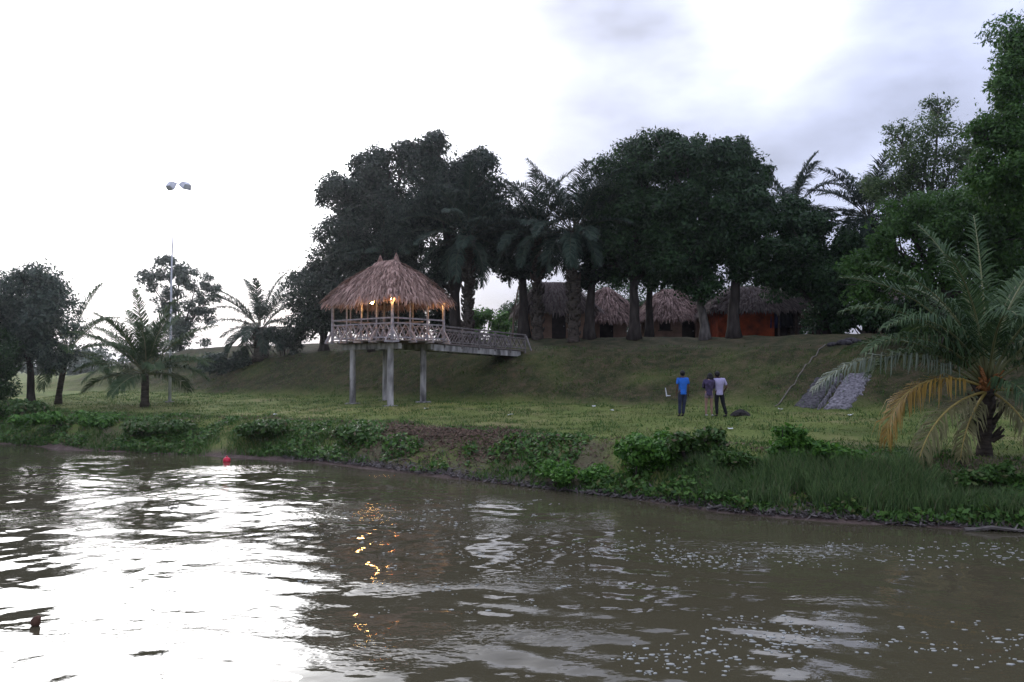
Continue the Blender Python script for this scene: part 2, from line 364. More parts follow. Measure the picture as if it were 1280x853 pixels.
def lines(lo, hi, step, far_lo, far_hi, k=1.22):
    a = list(np.arange(lo, hi + 1e-6, step)); s = step
    while a[-1] < far_hi: s *= k; a.append(a[-1] + s)
    s = step; pre = []; x = lo
    while x > far_lo: s *= k; x -= s; pre.append(x)
    return np.array(pre[::-1] + a)
def grid(xs, ys, zf, name):
    X, Y = np.meshgrid(xs, ys); Z = zf(X, Y); nx = len(xs); ny = len(ys)
    V = np.stack([X.ravel(), Y.ravel(), Z.ravel()], 1)
    i = np.arange(ny - 1)[:, None] * nx + np.arange(nx - 1)[None]
    Q = np.stack([i, i + 1, i + nx + 1, i + nx], -1).reshape(-1, 4)
    return np_mesh(name, V, Q), X, Y
def make_ground():
    xs = lines(-38, 30, 0.28, -2500, 2500); ys = lines(13, 66, 0.28, -400, 3200)
    me, X, Y = grid(xs, ys, gz, 'ground')
    X = X.ravel(); Y = Y.ravel()
    w = np.interp(X, _shx, _shy); b = np.interp(X, _bx, _by); c = np.interp(X, _cx, _cy)
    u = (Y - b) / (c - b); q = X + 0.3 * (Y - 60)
    sl = sstep(-0.15, 0.25, u) * (1 + 0.35 * sstep(0.95, 1.2, u)) * sstep(-46, -22, q)  # extra slope colour past the crest stands in for tree shade
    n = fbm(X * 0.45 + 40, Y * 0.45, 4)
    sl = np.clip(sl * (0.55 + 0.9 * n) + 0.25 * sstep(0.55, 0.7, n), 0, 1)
    s = Y - w; n2 = fbm(X * 0.5, Y * 0.5 + 70, 4)
    mud = 1 - sstep(0.25, 0.8, s)
    mud = np.maximum(mud, 0.7 * sstep(0.53, 0.66, n2) * (1 - sstep(2.6, 4.2, s)))
    # bare reddish soil on the bank below the pavilion's lawn, and worn spots
    mud = np.maximum(mud, 0.75 * np.exp(-((X + 2.2) / 1.7) ** 2 - ((s - 2.4) / 0.9) ** 2) * sstep(.35, .6, n2))
    mud = np.maximum(mud, 0.8 * sstep(8.3, 9.6, X) * (1 - sstep(3.5, 5.0, s)))  # soil bank round the near palm, its colour also standing in for shade
    mud = np.maximum(mud, 0.35 * np.exp(-((X - 8.5) / 2.2) ** 2 - ((Y - 21.5) / 1.0) ** 2))
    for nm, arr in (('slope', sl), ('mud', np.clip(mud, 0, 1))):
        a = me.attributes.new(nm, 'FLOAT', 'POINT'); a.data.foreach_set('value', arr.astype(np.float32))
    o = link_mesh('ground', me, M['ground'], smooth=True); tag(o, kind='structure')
make_ground()

# ------------------------------------------------------------------ water
def wave_h(X, Y):
    rg = np.random.default_rng(5); h = np.zeros_like(X)
    # slow swell bending the reflections, and shorter chop
    for i in range(34):
        lam = 0.75 * (8.0 / 0.75) ** rg.random()
        th = rg.normal(R(80), R(42)); k = 2 * math.pi / lam
        amp = 0.0022 * lam ** 0.8 * rg.uniform(0.4, 1.2)
        ph = rg.random() * 6.28
        dx = fbm(X*0.12 + i, Y*0.12, 2) * 5
        h += amp * np.sin(k * (X * math.cos(th) + Y * math.sin(th)) + ph + dx) * (0.35 + 1.3 * fbm(X*0.22 + 3*i, Y*0.22 + 7*i, 2)) * 0.9
    for i in range(18):
        lam = rg.uniform(.32, .85); th = rg.normal(R(85), R(38)); k = 2 * math.pi / lam; ph = rg.random() * 6.28
        g = sstep(.38, .68, fbm(X*.30 + 5*i, Y*.42 + 11*i, 3))
        h += 0.0026 * lam * g * np.sin(k * (X * math.cos(th) + Y * math.sin(th)) + ph + fbm(X*.5 + i, Y*.5, 2)*4)
    w = np.interp(X, _shx, _shy)
    d = np.clip((w - Y) / 5.0, 0.25, 1)
    far = 1 - sstep(25, 60, np.hypot(X, Y - 15))
    return h * d * far
def make_water():
    xs = lines(-27, 15, 0.075, -900, 900, 1.3); ys = lines(5.5, 36, 0.075, -400, 330, 1.3)
    me, X, Y = grid(xs, ys, wave_h, 'water')
    o = link_mesh('water', me, M['water'], smooth=True); tag(o, kind='structure')
make_water()

# ------------------------------------------------------------------ foliage builders
def leaves_mesh(C, Nrm, L, Wd, rg, name, droop=0.25):
    """one diamond leaf per point, folded a little along its middle"""
    n = len(C)
    t = rg.normal(size=(n, 3)); t -= (t * Nrm).sum(1, keepdims=True) * Nrm
    t[:, 2] -= droop; t /= np.linalg.norm(t, axis=1, keepdims=True) + 1e-6
    s = np.cross(Nrm, t); s /= np.linalg.norm(s, axis=1, keepdims=True) + 1e-6
    L = L[:, None]; Wd = Wd[:, None]
    V = np.stack([C - t*L*.5, C + s*Wd*.5 + t*L*0.05 - Nrm*Wd*0.12, C + t*L*.5, C - s*Wd*.5 + t*L*0.05 - Nrm*Wd*0.12], 1).reshape(-1, 3)
    Q = np.arange(n * 4).reshape(-1, 4)
    return np_mesh(name, V, Q)
def crown_points(lobes, n, rg, sub=20, subr=(0.22, 0.44), dens=0.55):
    """lobes: (x,y,z, rx,ry,rz). Leaves gather in sub-clumps set on and inside each lobe."""
    vol = np.array([l[3]*l[4]*l[5] for l in lobes]) ** 0.72; cnt = (vol / vol.sum() * n).astype(int)
    P = []; Nn = []
    for l, m in zip(lobes, cnt):
        c = np.array(l[:3]); r = np.array(l[3:6])
        ns = sub
        d = rg.normal(size=(ns, 3)); d /= np.linalg.norm(d, axis=1, keepdims=True)
        sc = c + d * r * (rg.random((ns, 1)) ** 0.45 * 0.92)
        sr = rg.uniform(*subr, size=(ns, 1)) * r.mean() * np.array([1.1, 1.1, 0.85])
        ws = (sr.prod(1)) ** 0.7 * rg.uniform(.35, 1.3, ns); k = rg.choice(ns, size=m, p=ws/ws.sum())
        e = rg.normal(size=(m, 3)); e /= np.linalg.norm(e, axis=1, keepdims=True)
        rad = np.clip(0.35 + 0.65 * rg.random((m, 1)) ** dens + rg.normal(0, 0.09, (m, 1)), 0.1, 1.25)
        q = sc[k] + e * sr[k] * rad
        fl = rg.random(m) < 0.08; e2 = rg.normal(size=(m, 3)); e2 /= np.linalg.norm(e2, axis=1, keepdims=True)
        q[fl] = (c + e2 * r * (rg.random((m, 1)) ** 0.42) * (1 + rg.normal(0, .10, (m, 1))))[fl]
        P.append(q)
        nn = e * 0.7 + np.array([0, 0, 0.55]) + rg.normal(0, 0.45, (m, 3))
        Nn.append(nn / np.linalg.norm(nn, axis=1, keepdims=True))
    return np.concatenate(P), np.concatenate(Nn)
def limbs(mb, base, lobes, r0, rg, forks=True):
    """trunk from the base up to the lobes with bending limbs"""
    zc = min(l[2] - l[5]*0.5 for l in lobes); cx = float(np.mean([l[0] for l in lobes])); cy = float(np.mean([l[1] for l in lobes]))
    top = Vector((cx*0.35, cy*0.35, max(zc, 0.8)))
    pts = []; rad = []
    for i in range(7):
        t = i / 6; w = 0.06 * r0 * 4
        pts.append(Vector((top.x*t*t + rg.normal(0, w*0.3), top.y*t*t + rg.normal(0, w*0.3), top.z*t - 0.25*(i == 0))))
        rad.append(r0 * (1.35 - 0.35*min(1, t*4)) * (1 - 0.35*t) if i else r0*1.5)
    pts[-1] = top; mb.tube(pts, rad, 10, 0.06)
    for l in lobes:
        c = Vector(l[:3]); d = c - top; mid = top + d*0.5 + Vector((rg.normal(0, .15), rg.normal(0, .15), 0.12*d.length))
        mb.tube([top - Vector((0, 0, r0*0.6)), top + d*0.22 + Vector((0, 0, .06*d.length)), mid, c], [r0*0.62, r0*0.48, r0*0.30, r0*0.12], 7, 0.05)
        for j in range(5 if forks else 3):
            e = c + Vector((rg.normal(0, l[3]*.5), rg.normal(0, l[4]*.5), rg.uniform(-0.3, 0.8)*l[5]))
            a = mid.lerp(c, rg.uniform(0.1, 0.9)); mb.tube([a, a.lerp(e, .5) + Vector((0, 0, .1)), e], [r0*0.16, r0*0.10, r0*0.03], 5)
def tree(name, label, cat, X, Y, lobes, n, leaf, mat, r0, bark='bark', group=None, seed=1, sub=14, subr=(0.30, 0.52), z=None, droop=0.3, dens=0.6):
    """lobes in photo measure: (column, row, half-width px, half-height px, depth offset m)"""
    rg = np.random.default_rng(seed); z = gz1(X, Y) if z is None else z
    root = tag(empty(name, (X, Y, z)), label, cat, group)
    LB = []
    for l in lobes:
        D = Y + l[4]; rx = 1.06 * l[2] / F * D; rz = 1.06 * l[3] / F * D
        LB.append((gx(l[0], D) - X, l[4], gh(l[1], D) - z, rx, (rx + rz) * 0.5, rz))
    n = int(n * 1.3); leaf = leaf * 0.78
    P, Nn = crown_points(LB, n, rg, sub, subr, dens)
    keep = P[:, 2] > 0.15; P = P[keep]; Nn = Nn[keep]
    Ls = (0.5 + 1.1*rg.random(len(P))**1.6) * leaf; me = leaves_mesh(P, Nn, Ls, Ls * rg.uniform(0.36, 0.55, len(P)), rg, 'crown', droop)
    link_mesh('crown', me, M[mat], root)
    mb = MB(); limbs(mb, root, LB, r0, rg); mb.build('trunk', M[bark], root, smooth=True)
    return root
def shrub(name, label, X, Y, size, n, leaf, mat, seed=1, group=None, cat='shrub', sub=8):
    rg = np.random.default_rng(seed); z = gz1(X, Y)
    root = tag(empty(name, (X, Y, z)), label, cat, group)
    w, d, h = size; LB = []
    for i in range(max(3, int(w * 2))):
        a = rg.uniform(-0.75, 0.75)
        LB.append((a * w/2, rg.uniform(-.5, .5)*d/2, h * rg.uniform(0.3, 0.62) * (1 - 0.5*a*a), w*0.26 if w < 3 else 0.75, d*.34, h * rg.uniform(0.28, 0.42)))
    P, Nn = crown_points(LB, n, rg, sub, (0.3, 0.55)); P[:, 2] = np.abs(P[:, 2])
    Ls = rg.uniform(0.6, 1.4, len(P)) * leaf; me = leaves_mesh(P, Nn, Ls, Ls * rg.uniform(0.45, 0.7, len(P)), rg, 'foliage', 0.1)
    link_mesh('foliage', me, M[mat], root)
    mb = MB()
    for i in range(9):
        l = LB[i % len(LB)]; e = Vector(l[:3]) + Vector((rg.normal(0, .15), rg.normal(0, .15), l[5]*0.7))
        b = Vector((l[0]*0.45 + rg.normal(0, .06), l[1]*.45, -0.08)); mb.tube([b, b.lerp(e, .5) + Vector((rg.normal(0, .05), 0, 0.05)), e], [0.028, 0.02, 0.008], 5)
    mb.build('stem', M['bark'], root)
    return root

def frond(az, el, length, bend, ll, n=46, hang=0.5, vee=0.35, rg=None, base=(0, 0, 0), r0=0.035, tw=0.0, ragged=0.0, lw=0.035):
    """one pinnate palm frond. returns rib MB and leaflet arrays (V, quads)"""
    rg = rg or RNG; p = Vector(base); pts = [p.copy()]; N = 18; e = el; dirs = []
    for i in range(N):
        t = (i + 0.5) / N
        e = el - bend * (t ** 1.35)
        a = az + tw * t
        d = Vector((math.cos(a)*math.cos(e), math.sin(a)*math.cos(e), math.sin(e))); dirs.append(d)
        p = p + d * (length / N); pts.append(p.copy())
    dirs.append(dirs[-1])
    rib = MB(); rib.tube(pts, [r0 * (1 - 0.9 * i / N) + 0.004 for i in range(N + 1)], 5)
    V = []; 
    for i in range(n):
        t = 0.16 + 0.84 * (i + rg.random()*0.5) / n
        if t > 1: t = 1.0
        f = t * N; k = min(int(f), N - 1); q = pts[k].lerp(pts[k + 1], f - k); d = dirs[k]
        side = d.cross(Vector((0, 0, 1)))
        if side.length < 0.1: side = Vector((-math.sin(az), math.cos(az), 0))
        side.normalize(); up = side.cross(d).normalized()
        env = math.sin(math.pi * min(1, (t * 0.86 + 0.10))) ** 0.6
        for sg in (-1, 1):
            if rg.random() < ragged + .05: continue
            l = ll * env * rg.uniform(0.66, 1.12)
            v = (side * sg * 0.85 + d * (0.55 + 0.5*t) + up * vee + Vector((rg.normal(0, .13), rg.normal(0, .13), rg.normal(0, .13)))).normalized()
            m1 = q + v * l * 0.5; v2 = (v + Vector((0, 0, -hang*1.6*rg.uniform(.5, 1.4)))).normalized(); m2 = m1 + v2 * l * 0.5
            wv = d.cross(v).cross(v).normalized() * (lw * 0.5)
            V += [q - wv*.6, q + wv*.6, m1 + wv, m1 - wv, m1 - wv, m1 + wv, m2 + wv*0.15, m2 - wv*0.15]
    V = np.array([tuple(v) for v in V], dtype=np.float32)
    return rib, V
def weld_leaflets(V):
    """8 corner rows per leaflet -> 6 shared verts, 2 quads"""
    V = V.reshape(-1, 8, 3); n = len(V)
    U = V[:, [0, 1, 2, 3, 6, 7], :].reshape(-1, 3); b = np.arange(n)[:, None] * 6
    Q = np.concatenate([b + np.array([[0, 1, 2, 3]]), b + np.array([[3, 2, 4, 5]])], 1).reshape(-1, 4)
    return U, Q
def palm(name, label, X, Y, trunk, fronds, mat='palm', group=None, seed=1, lean=(0, 0), stubs=False, cat='palm tree', separate=False, r=0.2, z=None):
    """fronds: list of dicts for frond(); separate -> each frond is a part"""
    rg = np.random.default_rng(seed); z = gz1(X, Y) if z is None else z
    root = tag(empty(name, (X, Y, z)), label, cat, group)
    top = Vector((lean[0], lean[1], trunk))
    mb = MB(); n = max(6, int(trunk / 0.16)); pts = []; rad = []
    for i in range(n + 1):
        t = i / n; pts.append(Vector((lean[0]*t**1.6, lean[1]*t**1.6, trunk*t - 0.2*(i == 0)))); rad.append(r * (1.3 - 0.3*min(1, t*5)) * (1 - 0.18*t) * (1.0 + 0.07*(i % 2)))
    mb.tube(pts, rad, 10, 0.04)
    if stubs:
        for i in range(int(trunk * 26)):
            t = rg.uniform(0.05, 1.0); a = rg.random()*6.28; c = Vector((lean[0]*t**1.6, lean[1]*t**1.6, trunk*t)); o = Vector((math.cos(a), math.sin(a), 0))
            mb.tube([c + o*r*0.75, c + o*(r*1.1 + .07) + Vector((0, 0, .12)), c + o*(r*1.2 + .10) + Vector((0, 0, .34*rg.uniform(.5, 1.2)))], [0.09, 0.07, 0.03], 4)
    mb.build('trunk', M['palmbark'], root, smooth=True)
    allr = MB(); allV = []
    for fd in fronds:
        fd = dict(fd); fm = fd.pop('mat', mat); lab = fd.pop('label', None)
        fd.setdefault('base', tuple(top + Vector((math.cos(fd['az'])*r*0.6, math.sin(fd['az'])*r*0.6, -0.10 + 0.25*max(0, fd['el'])))))
        rib, V = frond(rg=rg, **fd)
        if separate:
            U, Q = weld_leaflets(V); fo = link_mesh('frond', np_mesh('frond', U, Q), M[fm], root)
            rib.build('rib', M['rachis_y' if fm in ('yellow', 'olive') else 'rachis'], fo, smooth=True)
            if lab: fo['label'] = lab
        else:
            b = len(allr.v); allr.v += rib.v; allr.f += [tuple(i + b for i in f) for f in rib.f]; allV.append(V)
    if not separate:
        U, Q = weld_leaflets(np.concatenate(allV)); co = link_mesh('crown', np_mesh('crown', U, Q), M[mat], root)
        allr.build('rib', M['rachis_dark'], co, smooth=True)
    return root
def random_fronds(n, L, ll, rg, el=(1.35, -0.35), bend=(0.7, 1.5), hang=0.5, nl=40, lw=0.04, az0=0.0, spread=6.283):
    out = []
    for i in range(n):
        t = i / max(1, n - 1)
        out.append(dict(az=az0 + (i * 2.39996) % spread + rg.normal(0, .12), el=el[0] + (el[1] - el[0]) * t ** 0.9 + rg.normal(0, .08),
                        length=L * rg.uniform(0.82, 1.08) * (0.8 + 0.2*math.sin(math.pi*min(1, t + .25))), bend=rg.uniform(*bend) * (0.65 + 0.5*t), ll=ll * rg.uniform(0.85, 1.1), n=nl,
                        hang=hang * rg.uniform(.6, 1.3), vee=rg.uniform(0.1, 0.5), lw=lw, tw=rg.normal(0, .2)))
    return out

# ------------------------------------------------------------------ thatch roofs
def strips(mb, P, down, side, nrm, length, width, lift, rg):
    """one straw strip: P start, going down the roof"""
    d = (down + side * rg.normal(0, 0.16)).normalized(); a = side * (width * rg.uniform(0.6, 1.3) / 2)
    l = length * rg.uniform(0.7, 1.25); m = P + d*l*0.55 + nrm * (lift * 0.75 * rg.uniform(.1, 1.9)); e = P + d*l + nrm * (lift * rg.uniform(0.1, 1.2)) + Vector((0, 0, -0.04))
    mb.add([P - a*.7, P + a*.7, m + a, m - a, e + a*.35, e - a*.35], [(0, 1, 2, 3), (3, 2, 4, 5)])
def thatch_face(mb, base, A, B, C, D, rg, rows=11, step=0.07, bulge=0.14, fringe=0.32, length=0.62, width=0.075):
    """A-B eave, D-C ridge; base gets the slab under the straw"""
    A, B, C, D = [Vector(v) for v in (A, B, C, D)]
    nrm = (B - A).cross(D - A).normalized()
    if nrm.z < 0: nrm = -nrm
    K = 6; vs = []
    def pt(u, v): return (A.lerp(B, u)).lerp(D.lerp(C, u), v) + nrm * (bulge * math.sin(math.pi * min(1, v*0.9 + 0.08)))
    for j in range(K + 1):
        for i in range(K + 1): vs.append(pt(i/K, j/K))
    top = len(vs); vs += [v - nrm*0.10 for v in vs]
    fs = []
    for j in range(K):
        for i in range(K):
            a = j*(K+1)+i; fs.append((a, a+1, a+K+2, a+K+1)); fs.append((top+a, top+a+K+1, top+a+K+2, top+a+1))
    for i in range(K): fs.append((i, top+i, top+i+1, i+1))
    base.add(vs, fs)
    for r in range(rows):
        v = (r + 0.3) / rows
        p0, p1 = pt(0, v), pt(1, v); n = max(2, int((p1 - p0).length / step)); side = (p1 - p0).normalized() if (p1 - p0).length > 0.01 else (B - A).normalized()
        for i in range(n + 1):
            u = min(1, max(0, (i + rg.uniform(-.4, .4)) / n)); vv = min(1.0, max(0, v + rg.normal(0, 0.35/rows)))
            P = pt(u, vv); dn = (pt(u, vv - 0.05) - pt(u, vv)).normalized()
            strips(mb, P + nrm*0.015, dn, side, nrm, length, width, 0.10, rg)
    n = int((B - A).length / (step*0.55))
    for i in range(n + 1):
        u = (i + rg.random()*.6) / (n + 0.6); P = pt(u, 0.03); dn = (pt(u, 0) - pt(u, 0.08)).normalized(); dn = (dn + Vector((0, 0, -rg.uniform(.5, 1.6)))).normalized()
        strips(mb, P, dn, (B - A).normalized(), nrm, fringe + .12, width*.85, 0.02, rg)
def hip_roof(a, b, ridge, z0, h, rg, **kw):
    """a x b eave, ridge along x. returns (straw MB, bed MB)"""
    s, bd = MB(), MB(); x, y, rl = a/2, b/2, ridge/2
    c = [Vector((-x, -y, z0)), Vector((x, -y, z0)), Vector((x, y, z0)), Vector((-x, y, z0))]; r0 = Vector((-rl, 0, z0+h)); r1 = Vector((rl, 0, z0+h))
    for q in ((c[0], c[1], r1, r0), (c[1], c[2], r1, r1), (c[2], c[3], r0, r1), (c[3], c[0], r0, r0)): thatch_face(s, bd, *q, rg, **kw)
    w = kw.get('width', .075); ln = kw.get('length', .62)
    for p, q in ((c[0], r0), (c[1], r1), (c[2], r1), (c[3], r0)):        # bundles over the hips
        d = (p - q).normalized(); sd = d.cross(Vector((0, 0, 1))).normalized(); up = sd.cross(d).normalized(); n = int((p - q).length / 0.035)
        for i in range(n):
            t = i / n; P = q.lerp(p, t) + up * ((kw.get('bulge', .14) + .05)*math.sin(math.pi*min(1, (1-t)*0.9+.08)) + 0.03) + sd * rg.normal(0, 0.07)
            strips(s, P, (d + sd * rg.normal(0, .28)).normalized(), sd, up, ln, w, 0.10, rg)
    for i in range(int(ridge / 0.02) + 20):                             # ridge cap
        t = rg.uniform(-.1, 1.1); P = r0.lerp(r1, t) + Vector((0, rg.normal(0, .03), .13)); sg = random.choice((-1, 1))
        strips(s, P, Vector((rg.normal(0, .3), sg*1.0, -0.75)).normalized(), Vector((1, 0, 0)), Vector((0, 0, 1)), ln, w, 0.05, rg)
    return s, bd, r0, r1

# ------------------------------------------------------------------ pavilion on stilts and its footbridge
def make_pavilion():
    phi = R(40); ux, uy = math.cos(phi), -math.sin(phi)                 # local +x runs along the front, towards the near corner
    Fc = Vector((-5.62, 37.5)); A, B = 4.5, 3.4
    ex = Vector((ux, uy)); ey = Vector((math.sin(phi), math.cos(phi)))
    cen = Fc - ex*A/2 + ey*B/2
    zb = gz1(cen.x, cen.y); rg = np.random.default_rng(3)
    root = tag(empty('stilt_pavilion', (cen.x, cen.y, zb), -phi), 'open thatched pavilion with lattice railings raised on concrete stilts above the lawn', 'pavilion')
    dz = gh(425, 38.5) - zb                                             # deck level above the base
    # concrete columns and beams
    for (sx, sy) in ((-1, -1), (1, -1), (1, 1), (-1, 1)):
        lx = sx*1.42 + 0.02; ly = sy*1.08
        g = Vector((cen.x, cen.y)) + ex*lx + ey*ly; z = gz1(g.x, g.y) - zb
        mb = MB(); mb.tube([(lx, ly, z - 0.3), (lx, ly, z + 1.2), (lx, ly, dz - 0.30)], [0.165, 0.155, 0.15], 14); mb.box((lx, ly, z + 0.0), (0.55, 0.55, 0.10))
        mb.build('column', M['concrete'], root)
    for sy in (-1, 1):
        mb = MB(); mb.box((0, sy*1.08, dz - 0.30), (A*0.93, 0.24, 0.26)); mb.build('beam', M['concrete'], root)
    mb = MB()
    for i in range(7): mb.box((-A*0.42 + i*A*0.14, 0, dz - 0.115), (0.10, B*0.97, 0.10))
    mb.build('joists', M['wood'], root)
    mb = MB(); nP = 26
    for i in range(nP):
        y = -B/2 - 0.08 + (i + .5) * (B + .16)/nP; mb.box((0, y, dz - 0.035), (A + 0.2, (B + .16)/nP - 0.012, 0.05))
    mb.build('deck', M['deck'], root)
    eave = gh(372, 38.5) - zb
    # posts to the roof
    posts = []
    for i in range(5): posts.append((-A/2 + i*A/4, -B/2)); 
    for i in range(1, 4): posts.append((A/2, -B/2 + i*B/3)) if i < 4 else None
    for i in range(4): posts.append((-A/2 + i*A/4, B/2))
    for i in range(1, 3): posts.append((-A/2, -B/2 + i*B/3))
    for (x, y) in posts:
        thick = 0.15 if (abs(x) > A/2 - .01 and abs(y) > B/2 - .01) else 0.085
        mb = MB(); mb.tube([(x, y, dz - 0.15), (x, y, eave + 0.35)], [thick/2, thick/2*0.92], 8); mb.build('post', M['rail'], root)
    def railing(p, q, parent, name='railing', z0=0.0, hgt=1.02, mat='rail', cell=0.42, z1=None, brace=True):
        """lattice railing between p and q (x,y); floor height z0 at p and z1 at q"""
        z1 = z0 if z1 is None else z1
        p3 = Vector((p[0], p[1], z0)); q3 = Vector((q[0], q[1], z1)); d = q3 - p3; L = d.length; up = Vector((0, 0, 1))
        mb = MB()
        mb.bar(p3 + up*hgt, q3 + up*hgt, 0.085, 0.07); mb.bar(p3 + up*hgt*0.76, q3 + up*hgt*.76, 0.06, 0.06); mb.bar(p3 + up*0.10, q3 + up*0.10, 0.07, 0.07)
        ro = mb.build(name, M[mat], parent)
        n = max(2, int(round(L / cell))); lt = MB(); nv = Vector((-d.y, d.x, 0)).normalized()*0.018
        for i in range(n):
            a = p3.lerp(q3, i/n); b = p3.lerp(q3, (i+1)/n)
            lt.bar(a + up*0.12 + nv, b + up*hgt*.75 + nv, 0.035, 0.05, up=nv); lt.bar(b + up*0.12 - nv, a + up*hgt*.75 - nv, 0.035, 0.05, up=nv)
        lt.build('lattice', M[mat], ro)
        return ro
    cs = [(-A/2, -B/2), (A/2, -B/2), (A/2, B/2), (-A/2, B/2)]
    railing(cs[0], cs[1], root, z0=dz); railing(cs[1], cs[2], root, z0=dz); railing(cs[3], cs[0], root, z0=dz)
    railing(cs[3], (A/2 - 1.5, B/2), root, z0=dz)
    for (x, y, ox, oy) in [(-A/2 + i*A/4, -B/2, 0, -1) for i in range(5)] + [(A/2, -B/2 + i*B/3, 1, 0) for i in range(4)] + [(-A/2, -B/2, -1, 0), (-A/2, 0, -1, 0)]:
        mb = MB(); mb.bar((x + ox*0.42, y + oy*.42, dz - 0.05), (x + ox*0.03, y + oy*0.03, dz + 0.50), 0.06, 0.06); mb.bar((x - ox*.1, y - oy*.1, dz - .10), (x + ox*.46, y + oy*.46, dz - .10), .08, .08)
        mb.build('brace', M['rail'], root)
    # roof
    s, bd, r0, r1 = hip_roof(A + 0.22, B + 0.35, 1.2, eave, gh(323, 39) - gh(372, 39), rg, rows=13, step=0.062, length=0.62, width=0.095, bulge=0.17, fringe=0.28)
    roof = bd.build('roof', M['thatch_base'], root); s.build('thatch', M['thatch'], roof)
    mb = MB()
    for k in range(8):
        a = k*math.pi/4; 
    for e in (r0, r1):
        f = MB()
        for i in range(90):
            a = rg.random()*6.28; rr = abs(rg.normal(0, .06)); P = e + Vector((math.cos(a)*rr*.6, math.sin(a)*rr*.6, 0.46 - rr*1.5)); 
            strips(f, P, Vector((math.cos(a)*0.25, math.sin(a)*.25, -1)).normalized(), Vector((-math.sin(a), math.cos(a), 0)), Vector((math.cos(a), math.sin(a), 0)), 0.42, 0.06, 0.02, rg)
        f.tube([e, e + Vector((0, 0, .4))], [.12, .04], 7); f.build('finial', M['thatch'], roof)
    mb = MB()                                                           # rafters seen under the eaves
    for (x, y) in cs: mb.bar((x*1.12, y*1.15, eave + 0.02), (math.copysign(.6, x), 0, eave + 2.0), 0.07, 0.09)
    for i in range(4): mb.bar((cs[i][0], cs[i][1], eave + .18), (cs[(i+1) % 4][0], cs[(i+1) % 4][1], eave + .18), .09, .11)
    mb.bar((-A/2, 0, eave + .25), (A/2, 0, eave + .25), 0.08, .10); mb.bar((0, -B/2, eave + .30), (0, B/2, eave + .30), 0.08, .10)
    mb.build('rafters', M['wood'], root)
    # hanging bulbs, each its own thing
    labels = ['lit warm bulb hanging at the front corner post of the thatched pavilion', 'lit warm bulb hanging mid-eave inside the thatched pavilion, farther from its corner post', 'lit warm bulb hanging low under the end eave of the pavilion beside the footbridge']
    spots = [(A/2 + 0.05, -B/2 - 0.10, eave - 0.13), (A/2 - 1.60, -B/2 + 0.10, eave - 0.20), (A/2 + 0.0, B/2 - 0.25, eave - 0.02)]
    for (x, y, z), lb, pw in zip(spots, labels, (75, 60, 80)):
        w = Vector((cen.x, cen.y, zb)) + Vector((ex.x*x + ey.x*y, ex.y*x + ey.y*y, z))
        b = tag(empty('hanging_bulb', w), lb, 'light bulb', 'bulbs hanging under the pavilion eaves')
        m1 = MB(); m1.tube([(0, 0, 0.07), (0, 0, 0.36)], [0.006, 0.006], 5); m1.build('cord', M['darkwood'], b)
        m2 = MB(); m2.tube([(0, 0, 0.055), (0, 0, 0.13)], [0.035, 0.03], 8); m2.build('socket', M['darkwood'], b)
        m3 = MB(); m3.ball((0, 0, 0), 0.105, 12, 8); m3.build('globe', M['bulb'], b, smooth=True)
        ld = bpy.data.lights.new('bulb_light', 'POINT'); ld.energy = pw; ld.color = (1.0, 0.15, 0.025); ld.shadow_soft_size = 0.11
        lo = bpy.data.objects.new('bulb_light', ld); COL.objects.link(lo); lo.parent = b; lo.location = (0, 0, -0.0)
    # footbridge from the far side of the deck to the crest
    by0, L = B/2, 6.6; bx = A/2 - 0.75
    s3 = Vector((cen.x, cen.y)) + ex*bx + ey*by0
    br = tag(empty('footbridge', (s3.x, s3.y, zb), -phi), 'narrow lattice railed footbridge joining the thatched pavilion to the slope', 'footbridge')
    z0 = dz - 0.12; e2 = s3 + ey*L; z1 = gz1(e2.x, e2.y) - zb + 0.02
    mb = MB(); nP = 44
    for i in range(nP):
        y = (i + .5)*L/nP; z = z0 + (z1 - z0)*(i + .5)/nP; mb.box((0, y, z - 0.03), (1.5, L/nP - 0.012, 0.05))
    mb.build('deck', M['deck'], br)
    for sx in (-1, 1):
        mb = MB(); mb.bar((sx*0.62, -0.6, z0 - 0.22), (sx*0.62, L*0.93, z1 - 0.22), 0.2, 0.30); mb.build('girder', M['concrete'], br)
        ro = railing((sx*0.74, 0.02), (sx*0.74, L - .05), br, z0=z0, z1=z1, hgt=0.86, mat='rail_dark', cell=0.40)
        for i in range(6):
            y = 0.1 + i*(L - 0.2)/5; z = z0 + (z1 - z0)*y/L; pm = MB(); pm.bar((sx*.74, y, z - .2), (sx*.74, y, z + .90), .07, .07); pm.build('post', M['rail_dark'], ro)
        pm = MB(); pm.bar((sx*.74, L, z1 + .8), (sx*.74 , L + .5, z1 - .1), .06, .06); pm.build('end_stay', M['rail'], ro)
make_pavilion()

